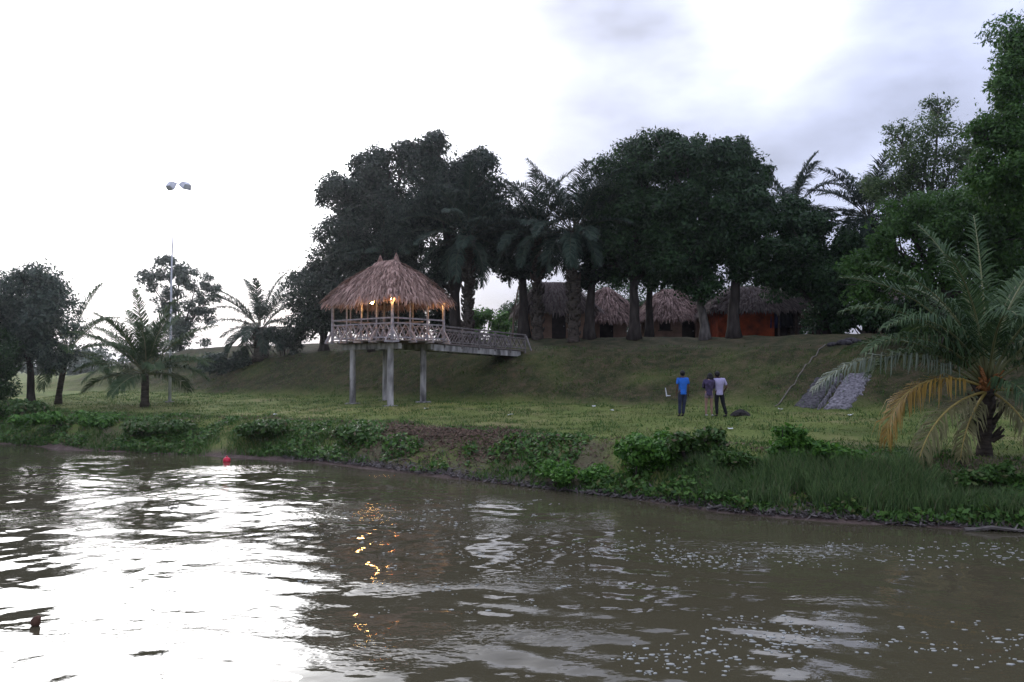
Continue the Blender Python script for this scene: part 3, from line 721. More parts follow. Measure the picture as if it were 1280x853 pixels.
# ------------------------------------------------------------------ huts under the trees
def hut(name, label, X, Y, w, d, wall_h, eave_over, roof_h, ridge, wallmat, thatch, rz=0, door=None, window=None, seed=1, veranda=0.0):
    """door / window: (centre x, width, height[, sill]) on the front wall; veranda: open share at the +x end"""
    z = gz1(X, Y); rg = np.random.default_rng(seed)
    root = tag(empty(name, (X, Y, z), rz), label, 'hut', 'thatched huts under the trees')
    x0, x1 = -w/2, w/2 - veranda*w; t = 0.16; mb = MB(); y = -d/2
    cuts = []
    if door: cuts.append((door[0] - door[1]/2, door[0] + door[1]/2, 0, door[2]))
    if window: cuts.append((window[0] - window[1]/2, window[0] + window[1]/2, window[3], window[3] + window[2]))
    cuts.sort(); cx = x0
    def wallpiece(a, b, za, zb_):
        if b - a > 0.02 and zb_ - za > 0.02: mb.box(((a + b)/2, y, (za + zb_)/2), (b - a, t, zb_ - za))
    for a, b, za, zb_ in cuts:
        wallpiece(cx, a, -0.3, wall_h); wallpiece(a, b, -0.3, za); wallpiece(a, b, zb_, wall_h); cx = b
    wallpiece(cx, x1, -0.3, wall_h)
    mb.box(((x0 + x1)/2, d/2, wall_h/2 - .15), (x1 - x0, t, wall_h + .3))
    for xx in (x0 + t/2, x1 - t/2): mb.box((xx, 0, wall_h/2 - .15), (t - 0.004, d - t - 0.004, wall_h + .3))
    mb.build('wall', M[wallmat], root)
    if door:
        m2 = MB(); m2.box((door[0], y + 0.09, door[2]/2), (door[1] - 0.02, 0.05, door[2] - 0.02)); dr = m2.build('door', M['darkwood'], root)
        m3 = MB(); m3.ball((door[0] + door[1]*.36, y + 0.045, door[2]*.48), 0.035, 8, 6); m3.build('handle', M['steel'], dr)
    if window:
        m2 = MB(); m2.box((window[0], y + .06, window[3] + window[2]/2), (window[1] - .02, .04, window[2] - .02)); wi = m2.build('window', M['darkwood'], root)
        m3 = MB(); m3.box((window[0], y - .09, window[3] - .04), (window[1] + .2, .1, .07)); m3.build('sill', M['wood'], wi)
    if veranda:
        for xx in (x1 + 0.3, (x1 + w/2)/2 + 0.1, w/2 - 0.12):
            m2 = MB(); m2.tube([(xx, y, -.2), (xx, y, wall_h + .1)], [.08, .07], 8); m2.build('post', M['wood'], root)
        m2 = MB(); m2.box(((x1 + w/2)/2, d/2, wall_h/2), (w/2 - x1 - 0.01, t, wall_h)); m2.build('back_panel', M['darkwood'], root)
        m2 = MB(); m2.box(((x1 + w/2)/2, y + .05, 0.75), (w/2 - x1 - .4, .06, .07)); m2.build('rail', M['wood'], root)
    s, bd, r0, r1 = hip_roof(w + 2*eave_over, d + 2*eave_over, ridge, wall_h - 0.12, roof_h, rg, rows=10, step=0.085, length=0.7, width=0.09, fringe=.25)
    rf = bd.build('roof', M['thatch_base'], root); s.build('thatch', M[thatch], rf)
    return root
def huts():
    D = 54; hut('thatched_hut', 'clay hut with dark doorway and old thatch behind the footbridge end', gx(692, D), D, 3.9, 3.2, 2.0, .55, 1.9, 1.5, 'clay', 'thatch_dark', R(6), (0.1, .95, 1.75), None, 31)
    D = 57; hut('thatched_hut', 'pale clay hut with steep pinkish cone-like thatch between two dark trunks', gx(757, D), D, 3.0, 2.9, 1.55, .75, 2.3, .4, 'pinkclay', 'thatch_hut', R(-8), (0.1, .95, 1.35), None, 32)
    D = 56; hut('thatched_hut', 'small pale hut with brown thatch beside the orange walled hut', gx(838, D), D, 3.4, 2.9, 1.7, .6, 2.0, .9, 'pinkclay', 'thatch_hut', R(5), (0.85, .95, 1.45), (-0.8, .8, .7, .75), 33)
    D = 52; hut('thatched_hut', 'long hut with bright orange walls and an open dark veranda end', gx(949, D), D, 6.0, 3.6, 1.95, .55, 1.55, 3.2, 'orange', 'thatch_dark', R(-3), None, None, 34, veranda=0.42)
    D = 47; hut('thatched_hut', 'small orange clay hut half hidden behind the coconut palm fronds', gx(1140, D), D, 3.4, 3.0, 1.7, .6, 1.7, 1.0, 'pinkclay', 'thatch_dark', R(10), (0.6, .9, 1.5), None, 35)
    # cloths hanging at the veranda of the long hut
    D = 52 - 1.86; zc = gz1(gx(970, 52), 52)
    for px, mt, lb in ((968, 'bluecloth', 'dark blue cloth hanging from the veranda beam of the orange hut'), (984, 'blackcloth', 'black cloth hanging from the veranda beam of the orange hut')):
        mb = MB(); X = gx(px, D); n = 10; rows = []
        for j in range(6):
            for i in range(n):
                mb.v.append((X - .38 + .76*i/(n-1), D + .05*math.sin(i*1.7 + j*.25) * (0.4 + j*.15), zc + 1.72 - j*.22))
        for j in range(5):
            for i in range(n - 1): mb.f.append((j*n + i, j*n + i + 1, (j+1)*n + i + 1, (j+1)*n + i))
        o = mb.build('hanging_cloth', M[mt], smooth=True); sm = o.modifiers.new('thick', 'SOLIDIFY'); sm.thickness = 0.012
        tag(o, lb, 'cloth', 'cloths hanging at the veranda')
huts()

# ------------------------------------------------------------------ trees
G1 = 'tall trees along the crest'
def crest_trees():
    # dark mango cluster above the pavilion
    D = 56; tree('mango_tree', 'dark dense tree spreading low to the ground between oil palm and pavilion', 'tree', gx(405, D), D,
        [(390, 375, 30, 40, -1), (380, 405, 24, 24, .5), (420, 345, 34, 40, 0), (425, 395, 38, 34, -.5), (396, 335, 20, 20, .5), (440, 315, 30, 30, 0), (372, 350, 12, 12, 0)], 22000, .30, 'mango', .35, group=G1, seed=41)
    D = 53; tree('mango_tree', 'big dark rounded tree rising directly above the thatched pavilion roof', 'tree', gx(470, D), D,
        [(440, 265, 42, 48, 0), (432, 310, 36, 36, -.6), (480, 220, 36, 40, 0), (462, 206, 22, 28, 0), (500, 270, 46, 48, -.6), (480, 320, 50, 40, 0), (424, 240, 24, 26, .4), (505, 195, 30, 26, .3), (450, 362, 44, 30, .6), (500, 365, 40, 28, .4)], 54000, .30, 'mango', .42, group=G1, seed=42)
    D = 52; tree('mango_tree', 'tallest dark tree with a lumpy top, its trunk beside the pavilion eave', 'tree', gx(569, D), D,
        [(536, 205, 34, 36, 0), (545, 186, 24, 22, .3), (592, 222, 34, 36, 0), (570, 262, 50, 48, -.5), (540, 300, 44, 40, 0), (606, 280, 34, 44, .3), (595, 202, 24, 18, 0), (590, 325, 36, 26, .4), (535, 352, 34, 24, .6)], 52000, .30, 'mango', .44, group=G1, seed=43)
    D = 51; tree('mango_tree', 'dark tree with thick trunk next to the footbridge end', 'tree', gx(655, D), D,
        [(636, 275, 24, 36, 0), (655, 310, 32, 34, 0), (630, 320, 26, 28, 0.5), (668, 285, 20, 26, .4), (660, 338, 34, 18, 0)], 15000, .28, 'mango', .38, group=G1, seed=44)
    # right hand cluster
    D = 48; tree('broadleaf_tree', 'tall full green tree with forked dark trunks before the small huts', 'tree', gx(793, D), D,
        [(790, 225, 40, 44, 0), (770, 270, 34, 44, 0), (815, 200, 38, 34, 0), (800, 290, 46, 46, -.5), (770, 330, 34, 30, .4), (820, 335, 40, 30, 0)], 42000, .28, 'broad', .36, group=G1, seed=45)
    D = 47; tree('broadleaf_tree', 'widest green tree at the middle of the crest, its bark pale', 'tree', gx(881, D), D,
        [(862, 205, 44, 36, 0), (840, 260, 44, 46, -.3), (885, 250, 44, 48, -.5), (855, 310, 46, 42, -.3), (838, 180, 26, 18, 0), (875, 355, 36, 30, -.4), (885, 185, 26, 18, .2)], 46000, .28, 'broad', .30, 'palebark', group=G1, seed=46)
    D = 46.5; tree('broadleaf_tree', 'dark green tree with thick trunk before the orange hut', 'tree', gx(917, D), D,
        [(925, 215, 36, 38, 0), (910, 190, 28, 22, .2), (945, 262, 30, 44, 0), (915, 290, 46, 46, -.4), (940, 325, 46, 30, -.2), (948, 215, 18, 28, .2)], 44000, .28, 'broad', .36, group=G1, seed=47)
    D = 47; tree('broadleaf_tree', 'low dark tree overhanging the veranda end of the orange hut', 'tree', gx(1030, D), D,
        [(992, 285, 40, 34, 0), (1015, 325, 48, 40, -.5), (985, 345, 40, 26, -.5), (1045, 365, 40, 46, -.5), (1060, 315, 34, 34, 0), (1000, 262, 24, 20, .3)], 40000, .28, 'broad', .4, group=G1, seed=48)
    # slim second trunks seen between the huts
    D = 50; tree('broadleaf_tree', 'slender dark tree between the steep cone thatch hut and small pale hut', 'tree', gx(812, D), D,
        [(815, 320, 30, 36, 0), (800, 285, 26, 30, 0), (825, 270, 26, 34, .4)], 12000, .27, 'broad', .26, group=G1, seed=49)
    D = 49; tree('broadleaf_tree', 'dark tree with straight trunk before the steep cone thatch hut', 'tree', gx(737, D), D,
        [(752, 255, 20, 34, 0), (742, 305, 24, 34, 0), (755, 325, 26, 26, .4), (730, 348, 24, 14, 0)], 12000, .27, 'mango', .36, group=G1, seed=50)
crest_trees()

def side_trees():
    D = 42; tree('broadleaf_tree', 'rounded grey-green tree on the low lawn beyond the reach of the hill', 'tree', gx(40, D), D,
        [(30, 385, 48, 44, 0), (62, 372, 30, 40, 0), (20, 425, 50, 44, -.3), (60, 430, 42, 36, 0), (38, 350, 26, 26, .2), (-20, 390, 40, 50, 0)], 34000, .24, 'veiled_leaf', .22, seed=61)
    D = 40; tree('broadleaf_tree', 'dark leaning small tree with leaves down to the bank edge', 'tree', gx(-22, D), D,
        [(-10, 440, 34, 30, 0), (6, 470, 18, 22, 0), (-30, 470, 40, 36, 0)], 12000, .2, 'broad', .16, seed=62)
    D = 80; tree('airy_tree', 'tall airy tree with sky showing through, behind the floodlight mast', 'tree', gx(226, D), D,
        [(222, 345, 24, 22, 0), (190, 355, 22, 12, 0), (245, 355, 22, 18, 0), (220, 385, 30, 24, 0), (250, 388, 18, 18, 0), (222, 420, 40, 20, 0), (180, 342, 14, 10, 0), (205, 330, 20, 14, 0), (262, 372, 16, 22, 0)], 15000, .34, 'veiled_leaf', .2, seed=63, subr=(.22, .40))
    # right bank
    D = 44; tree('airy_tree', 'tall feathery pale green tree with thin open branches', 'tree', gx(1165, D), D,
        [(1165, 175, 40, 40, 0), (1140, 205, 36, 34, 0), (1185, 215, 36, 36, 0), (1160, 255, 50, 36, 0), (1178, 132, 20, 20, 0), (1125, 165, 18, 16, 0), (1215, 190, 26, 34, 0), (1220, 240, 34, 36, 0), (1105, 235, 26, 30, 0)], 22000, .20, 'feather', .2, 'palebark', seed=64, subr=(.26, .5))
    D = 30; tree('broadleaf_tree', 'very tall green tree leaning in at the frame edge above the palm', 'tree', gx(1345, D), D,
        [(1290, 60, 32, 60, 0), (1255, 150, 36, 40, 0), (1280, 210, 46, 60, -.4), (1262, 105, 22, 26, 0), (1330, 60, 60, 60, .5), (1340, 170, 60, 70, .5), (1240, 225, 30, 34, .2), (1225, 165, 16, 16, .2)], 44000, .20, 'bright', .36, seed=65)
    D = 35; tree('broadleaf_tree', 'leafy green tree with drooping boughs behind the coconut palm', 'tree', gx(1180, D), D,
        [(1130, 275, 46, 28, 0), (1180, 290, 50, 40, -.5), (1100, 330, 40, 28, 0), (1240, 290, 50, 48, -.3), (1160, 340, 56, 30, 0), (1085, 362, 28, 20, -.4), (1230, 360, 60, 40, .3), (1280, 330, 46, 50, 0), (1110, 300, 26, 16, -.5), (1210, 255, 50, 30, 0), (1270, 265, 46, 36, 0), (1080, 330, 26, 20, 0)], 56000, .22, 'bright', .28, seed=66)
    D = 37; tree('broadleaf_tree', 'dark low tree in the shade at the foot of the taller boughs', 'tree', gx(1235, D), D,
        [(1200, 395, 50, 36, 0), (1260, 400, 50, 40, 0), (1150, 395, 40, 30, .6), (1110, 400, 30, 24, .8), (1230, 440, 50, 30, -.3), (1300, 430, 46, 50, 0)], 30000, .24, 'broad', .22, seed=67)
    # trees and bushes behind the huts
    G2 = 'trees behind the huts'
    for i, (px, D, top, w, lb) in enumerate([(675, 84, 356, 60, 'distant green tree behind the clay hut by the footbridge'), (770, 82, 346, 62, 'distant green tree behind the steep cone thatch hut'),
                                   (860, 80, 344, 62, 'distant green tree between small pale hut and orange hut'), (960, 76, 335, 74, 'distant green tree standing behind the orange walled hut'), (1080, 70, 322, 84, 'distant green tree between orange hut and palm-hidden hut')]):
        h = 440 - top; tree('broadleaf_tree', lb, 'tree', gx(px, D), D, [(px, top + h*.35, w*.6, h*.38, 0), (px - w*.5, top + h*.6, w*.5, h*.38, .5), (px + w*.5, top + h*.6, w*.5, h*.38, -.5)], 12000, .36, 'broad', .22, group=G2, seed=70 + i)
    D = 62; shrub('green_shrub', 'lighter green shrub seen under the boughs beyond the footbridge railing', gx(608, D), D, (4.2, 2.5, 3.0), 7000, .24, 'bush', 75)
    D = 59; shrub('dark_shrub', 'wide dark thicket seen through the open sides of the pavilion', gx(470, D), D, (8.5, 2.5, 4.0), 24000, .24, 'mango', 78)
    D = 57; shrub('dark_shrub', 'dark thicket between pavilion and trunk of the tallest dark tree', gx(538, D), D, (3.8, 2.2, 4.0), 11000, .24, 'mango', 79)
    D = 45; shrub('dark_shrub', 'dark shrub under the drooping boughs past the orange hut', gx(1095, D), D, (5.0, 2.2, 2.4), 9000, .22, 'broad', 92)
    D = 57; shrub('dark_shrub', 'dark shrub at the foot of the oil palm on the hill', gx(283, D), D, (3.6, 2.4, 1.9), 6000, .22, 'veiled_leaf', 76)
    D = 57; shrub('dark_shrub', 'low dark shrub between the oil palm and the dark spreading tree', gx(358, D), D, (2.8, 2.0, 2.2), 5000, .22, 'mango', 77)
side_trees()

def palms():
    rg = np.random.default_rng(80)
    G = 'oil palms on the crest'
    def oil(px, D, trunk, L, n, lb, seed, **k):
        rr = np.random.default_rng(seed)
        palm('oil_palm', lb, gx(px, D), D, trunk, random_fronds(n, L, k.pop('ll', 1.0), rr, el=(1.45, -0.5), bend=(0.7, 1.45), nl=k.pop('nl', 64), lw=.060), 'oilpalm', G, seed, stubs=True, r=k.pop('r', .29), **k)
    oil(325, 58, 2.3, 4.0, 26, 'stout oil palm with thick trunk and arching fronds on the hill end', 81, r=.45)
    oil(585, 50.6, 6.8, 5.0, 34, 'oil palm whose fronds cover the tallest dark tree beside the pavilion', 82)
    oil(717, 47.8, 6.6, 4.8, 38, 'oil palm with heavy fronds standing in front of the cone thatch hut', 83)
    oil(672, 49.8, 6.6, 4.6, 32, 'oil palm with upright spiky fronds above the clay hut', 84)
    oil(1088, 48, 7.2, 4.6, 30, 'oil palm with clear plume above the low dark tree', 85)
    oil(992, 51, 8.3, 4.0, 16, 'oil palm showing one arched plume over the orange hut roof', 86)
    oil(480, 53.2, 6.4, 4.6, 24, 'oil palm half lost in foliage over the pavilion roof', 87)
    # coconut palms on the low lawn
    rr = np.random.default_rng(88)
    fr = random_fronds(26, 4.1, 1.0, rr, el=(1.52, 0.10), bend=(0.65, 1.35), hang=.8, nl=84, lw=.045)
    D = 40.5; palm('coconut_palm', 'young coconut palm with short trunk standing on the low lawn', gx(182, D), D, 1.7, fr, 'palm', 'coconut palms by the river', 88, r=.2, separate=True)
    rr = np.random.default_rng(89)
    fr = random_fronds(16, 4.2, .9, rr, el=(1.35, -0.2), bend=(0.8, 1.5), hang=.8, nl=64, lw=.045)
    D = 44; palm('coconut_palm', 'slim coconut palm half behind the rounded grey-green tree', gx(74, D), D, 2.9, fr, 'palm', 'coconut palms by the river', 89, r=.16, lean=(0.5, 0), separate=True)
    # the near one on the bank
    d = R
    P = []
    def f(az, el, L, bend, ll=.72, **k): P.append(dict(az=d(az), el=d(el), length=L, bend=d(bend), ll=ll, n=k.pop('n', 72), lw=k.pop('lw', .038), **k))
    f(184, 31, 4.5, 76, .85, hang=1.3, vee=.05, tw=.05, n=90, mat='sheen_leaf', label='long grey-green frond arching over the lawn')                              # long arch over the lawn, its grey sheen put into the colour
    f(188, 22, 3.3, 114, 1.0, hang=1.7, vee=0, mat='yellow', label='yellow-orange drooping frond', n=84)
    f(203, -8, 3.1, 72, .78, hang=1.4, vee=0, mat='olive', label='pale olive dying frond')
    f(-40, 8, 2.0, 110, .60, hang=1.4, vee=0, mat='olive', label='yellowed frond hanging beside the trunk')
    f(118, 84, 4.2, 40, .80, hang=.45, vee=.3)
    f(70, 86, 4.2, 30, .50, hang=.3, vee=.5, n=50)
    f(165, 76, 3.9, 66, .85, hang=.6)
    f(150, 66, 4.2, 62, .85, hang=.6)
    f(40, 70, 4.0, 66, .85, hang=.6)
    f(10, 56, 4.0, 86, .8, hang=.8)
    f(222, 74, 3.7, 60, .8, hang=.65)
    f(250, 62, 3.3, 84, .8, hang=.75)
    f(300, 68, 3.6, 72, .8, hang=.7)
    f(198, 60, 3.4, 88, .8, hang=.9)
    f(330, 44, 3.2, 92, .8, hang=.9)
    f(176, 44, 3.0, 96, .8, hang=1.0)
    f(215, -30, 2.0, 46, .6, hang=1.3, vee=0, mat='olive', label='dead frond hanging against the trunk', n=44)
    f(285, -26, 1.7, 50, .6, hang=1.3, vee=0, mat='olive', label='dead frond hanging before the trunk', n=44)
    f(192, 48, 3.5, 84, .85, hang=1.0); f(170, 60, 3.8, 76, .85, hang=.8); f(20, 76, 4.2, 56, .85, hang=.6); f(100, 66, 4.2, 66, .85, hang=.6); f(320, 58, 3.4, 84, .85, hang=.8)
    f(95, 54, 3.8, 80, .8, hang=.7); f(140, 46, 3.6, 80, .8, hang=.8); f(55, 38, 3.4, 80, .8, hang=.8); f(265, 20, 2.2, 92, .7, hang=1.2)
    D = 18.6; X = gx(1228, D)
    root = palm('coconut_palm', 'near coconut palm on the bank with grey-green and yellow drooping fronds', X, D, 1.6, P, 'palm', 'coconut palms by the river', 90, r=.15, lean=(0.12, 0), separate=True)
    mb = MB(); rr = np.random.default_rng(91)
    for i in range(46):
        a = rr.random()*6.28; t = rr.random(); b = Vector((0.12 + math.cos(a)*.12, math.sin(a)*.12, 1.50 + .3*t)); e = b + Vector((math.cos(a)*.22, math.sin(a)*.22, rr.uniform(-.12, .35)))
        mb.tube([b, b.lerp(e, .6) + Vector((0, 0, .06)), e], [.05, .04, .012], 5)
    mb.build('fibre_sheath', M['sheath'], root)
    mb = MB()
    for i in range(34):
        a = rr.random()*6.28; t = rr.random(); b = Vector((0.1*t + math.cos(a)*.15, math.sin(a)*.13, .3 + 1.15*t)); e = b + Vector((math.cos(a)*.26, math.sin(a)*.26, rr.uniform(.05, .40)))
        mb.tube([b, b.lerp(e, .5), e], [.07, .05, .02], 5)
    mb.build('leaf_bases', M['palmbark'], root)
palms()

# ------------------------------------------------------------------ bank shrubs, weeds, reeds, turf
def shore(x): return float(np.interp(x, _shx, _shy))
def bank_shrubs():
    G = 'shrubs on the river bank'
    data = [(785, 20.5, (3.4, 1.8, 1.30), 12000, 'biggest leafy green shrub at the water edge before the people'),
            (712, 21.3, (2.0, 1.3, .65), 5000, 'low green shrub beside the biggest bank shrub, on the pavilion side'),
            (868, 19.8, (1.7, 1.2, .85), 4500, 'dull green shrub beside the biggest bank shrub, on the palm side'),
            (980, 19.0, (.95, .8, 1.15), 3600, 'upright pointed green shrub standing above the reeds'),
            (1042, 18.3, (1.6, 1.1, .6), 3600, 'low shrub behind the reeds between pointed shrub and coconut palm'),
            (925, 19.0, (1.5, 1.0, .6), 3200, 'low dark shrub just before the pointed shrub'),
            (90, 33.6, (4.4, 2.0, .55), 8000, 'low leafy shrub on the far bank below the young coconut palm'),
            (215, 31.8, (3.4, 1.6, .45), 5500, 'low dark shrub overhanging the water beyond the red float'),
            (350, 29.6, (3.2, 1.6, .55), 5500, 'low shrub overhanging the water just past the red float'),
            (440, 27.9, (2.6, 1.5, .5), 4500, 'low mixed shrub below the pavilion stilts at the waterline'),
            (12, 37, (3.0, 2.0, 1.0), 5000, 'dark shrub in the bank gully under the grey-green tree'),
            (1225, 17.2, (1.4, 1.0, .5), 2600, 'low weedy shrub at the foot of the near coconut palm')]
    for i, (px, D, size, n, lb) in enumerate(data):
        shrub('bank_shrub', lb, gx(px, D), D, size, n, .13 if D < 24 else .17, 'bush' if i in (0, 1, 3, 4, 6) else 'weed', 100 + i, G)
bank_shrubs()

def scatter(n, xr, fy, rg):
    X = rg.uniform(*xr, n); Y = fy(X, n); return X, Y
def blades(X, Y, H, Wd, rg, name, mat, lean=.3, kind_label=None):
    n = len(X); Z = gz(X, Y) - 0.02
    a = rg.random(n)*6.283; s = np.stack([np.cos(a), np.sin(a), np.zeros(n)], 1); l = rg.normal(0, lean, (n, 2)) * H[:, None]
    B = np.stack([X, Y, Z], 1); T = B + np.stack([l[:, 0], l[:, 1], H], 1); Mid = B + np.stack([l[:, 0]*.32, l[:, 1]*.32, H*.58], 1)
    w = s * Wd[:, None]
    V = np.stack([B - w, B + w, Mid + w*.8, Mid - w*.8, T + w*.12, T - w*.12], 1).reshape(-1, 3); b = np.arange(n)[:, None]*6
    Q = np.concatenate([b + np.array([[0, 1, 2, 3]]), b + np.array([[3, 2, 4, 5]])], 1).reshape(-1, 4)
    o = link_mesh(name, np_mesh(name, V, Q), M[mat]); tag(o, kind='stuff'); return o
def ground_cover():
    rg = np.random.default_rng(120)
    # tall green grass along the near shore
    n = 30000; X = rg.uniform(3.6, 13.5, n); s = 0.45 + 1.35*rg.random(n)**0.9; Y = np.interp(X, _shx, _shy) + s
    k = (fbm(X*.8, Y*.8 + 5, 3) > 0.27) ; X, Y, s = X[k], Y[k], s[k]; H = rg.uniform(.22, .62, len(X)) * (0.55 + .7*fbm(X*.9 + 3, Y*.9, 3)) * sstep(3.2, 5.2, X) * (1 - .75*sstep(8.5, 10, X)*sstep(.9, 1.5, s)); k = H > .08
    blades(X[k], Y[k], H[k], rg.uniform(.006, .012, k.sum()), rg, 'tall_grass', 'reed', .28)
    # rougher weeds over the whole bank
    n = 60000; X = rg.uniform(-26, 13, n); s = rg.uniform(.1, 5.0, n); Y = np.interp(X, _shx, _shy) + s
    d = fbm(X*.55 + 20, Y*.55, 4); bare = np.exp(-((X + 2.2)/1.4)**2 - ((s - 2.4)/.7)**2)
    k = (d + .15*rg.random(n) - .6*bare - 0.04*np.clip(s - 3, 0, 3)) > .45; X, Y = X[k], Y[k]
    blades(X, Y, rg.uniform(.07, .30, len(X))*(.5 + .8*fbm(X*.7, Y*.7, 3))*(1 - .6*sstep(1.2, 2.6, Y - np.interp(X, _shx, _shy))), rg.uniform(.010, .020, len(X)), rg, 'weeds', 'weed', .5)
    # leafy creeping undergrowth on the bank
    n = 42000; X = rg.uniform(-26, 12, n); s = rg.uniform(.12, 3.4, n); Y = np.interp(X, _shx, _shy) + s
    hgt = fbm(X*.8 + 60, Y*.8, 4); bare = np.exp(-((X + 2.2)/1.4)**2 - ((s - 2.4)/.7)**2)
    k = (hgt - .6*bare) > .47; X, Y, hgt = X[k], Y[k], hgt[k]
    Z = gz(X, Y) + rg.random(len(X)) * np.clip((hgt - .42)*1.9, 0.03, .30) * (1 - .65*sstep(1.2, 2.4, s[k]))
    nn = rg.normal(0, .5, (len(X), 3)) + np.array([0, -.3, .8]); nn /= np.linalg.norm(nn, axis=1, keepdims=True); L = rg.uniform(.08, .2, len(X))
    o = link_mesh('undergrowth', leaves_mesh(np.stack([X, Y, Z], 1), nn, L, L*.6, rg, 'undergrowth', .1), M['creeper']); tag(o, kind='stuff')
    n = 3600; X = rg.normal(-2.2, 1.6, n); s = rg.normal(2.3, .75, n); k = s > .5; X, s = X[k], s[k]; Y = np.interp(X, _shx, _shy) + s
    nn = rg.normal(0, .4, (len(X), 3)) + np.array([0, -.4, .9]); nn /= np.linalg.norm(nn, axis=1, keepdims=True); L = rg.uniform(.05, .17, len(X))
    o = link_mesh('leaf_litter', leaves_mesh(np.stack([X, Y, gz(X, Y) + .02 + .07*rg.random(len(X))], 1), nn, L, L*.5, rg, 'leaf_litter', .1), M['deadleaf']); tag(o, kind='stuff')
    n = 9000; X = rg.uniform(-24, 12, n); s = rg.uniform(.2, 4.2, n); Y = np.interp(X, _shx, _shy) + s; k = fbm(X*.9 + 31, Y*.9, 3) < .5; X, Y = X[k], Y[k]
    nn = rg.normal(0, .4, (len(X), 3)) + np.array([0, -.4, .9]); nn /= np.linalg.norm(nn, axis=1, keepdims=True); L = rg.uniform(.04, .13, len(X))
    o = link_mesh('fallen_leaves', leaves_mesh(np.stack([X, Y, gz(X, Y) + .015 + .05*rg.random(len(X))], 1), nn, L, L*.5, rg, 'fallen_leaves', .1), M['deadleaf']); tag(o, kind='stuff')
    n = 60000; X = rg.uniform(-30, 20, n); e = np.interp(X, _shx, _shy) + 2.0; b = np.interp(X, _cx, _cy) + 1; Y = e + (b - e)*rg.random(n); k = fbm(X*1.7 + 50, Y*1.7, 3) > .53; X, Y = X[k], Y[k]
    blades(X, Y, rg.uniform(.06, .17, len(X)), rg.uniform(.008, .018, len(X)), rg, 'grass_tufts', 'weed', .6)
    # short turf
    n = 150000; X = rg.uniform(-30, 16, n); e = np.interp(X, _shx, _shy) + 2.0; b = np.interp(X, _cx, _cy) - 1.5; Y = e + (b - e)*rg.random(n)**1.3
    k = fbm(X*1.1 + 8, Y*1.1, 3) > .36; X, Y = X[k], Y[k]
    blades(X, Y, rg.uniform(.03, .085, len(X)), rg.uniform(.006, .014, len(X)), rg, 'lawn_grass', 'turf', .5)
    # twigs, dead leaves and drift along the waterline
    n = 3600; X = rg.uniform(-8, 13, n); s = np.abs(rg.normal(0, .32, n)) + .02; Y = np.interp(X, _shx, _shy) + s
    C = np.stack([X, Y, np.maximum(gz(X, Y), 0.0) + .02 + rg.random(n)*.05], 1); nn = rg.normal(0, .35, (n, 3)) + np.array([0, -.2, 1]); nn /= np.linalg.norm(nn, axis=1, keepdims=True); L = rg.uniform(.05, .32, n)
    o = link_mesh('shore_debris', leaves_mesh(C, nn, L, rg.uniform(.02, .07, n), rg, 'shore_debris', 0), M['twig']); tag(o, kind='stuff')
ground_cover()

def foam():
    rg = np.random.default_rng(160); C = []
    def band(n, x0, x1, y0, y1, s):
        for _ in range(n):
            u = rg.random(); C.append((x0 + (x1 - x0)*u, y0 + (y1 - y0)*u + rg.normal(0, s)))
    band(130, 2.6, 9.0, 13.6, 13.9, .55); band(60, 1.5, 4.5, 14.6, 13.2, .5); band(90, 2.2, 6.4, 9.9, 9.2, .35); band(60, 1.2, 3.2, 8.6, 9.4, .4)
    band(70, -2.0, 3.0, 12.0, 14.6, 1.0); band(70, -5.0, -1.0, 15.0, 16.5, 1.3); band(50, -3.0, 1.0, 18.0, 17.0, 1.2)
    V = []; Q = []
    for (x, y) in C:
        for _ in range(rg.integers(1, 6)):
            cx = x + rg.normal(0, .13); cy = y + rg.normal(0, .08); r = .005 + .018*rg.random()**2.5; st = rg.uniform(1.0, 2.6)
            for k in range(8):
                a = k*math.pi/4; rr = r*rg.uniform(.65, 1.2); V.append((cx + math.cos(a)*rr*st, cy + math.sin(a)*rr*1.2, 0))
            Q.append(list(range(len(V) - 8, len(V))))
    V = np.array(V); V[:, 2] = wave_h(V[:, 0], V[:, 1]) + .006
    o = link_mesh('foam', np_mesh('foam', V, np.array(Q)), M['foam']); sm = o.modifiers.new('thick', 'SOLIDIFY'); sm.thickness = .008; tag(o, kind='stuff')
foam()

# distant wood on the flat land, reads as one mass
def far_wood():
    rg = np.random.default_rng(130); P = []; Nn = []
    LB = []
    for i in range(70):
        x = -260 + i*5.4 + rg.normal(0, 2); y = 190 + rg.normal(0, 12); h = rg.uniform(3.0, 7.5)
        LB.append((x, y, 1.6 + h*.5, rg.uniform(4, 7), 4, h*.62))
    P, Nn = crown_points(LB, 26000, rg, 6, (.35, .6)); L = rg.uniform(.7, 1.6, len(P))
    o = link_mesh('distant_woods', leaves_mesh(P, Nn, L, L*.6, rg, 'distant_woods'), M['veiled_leaf']); tag(o, kind='stuff')
far_wood()

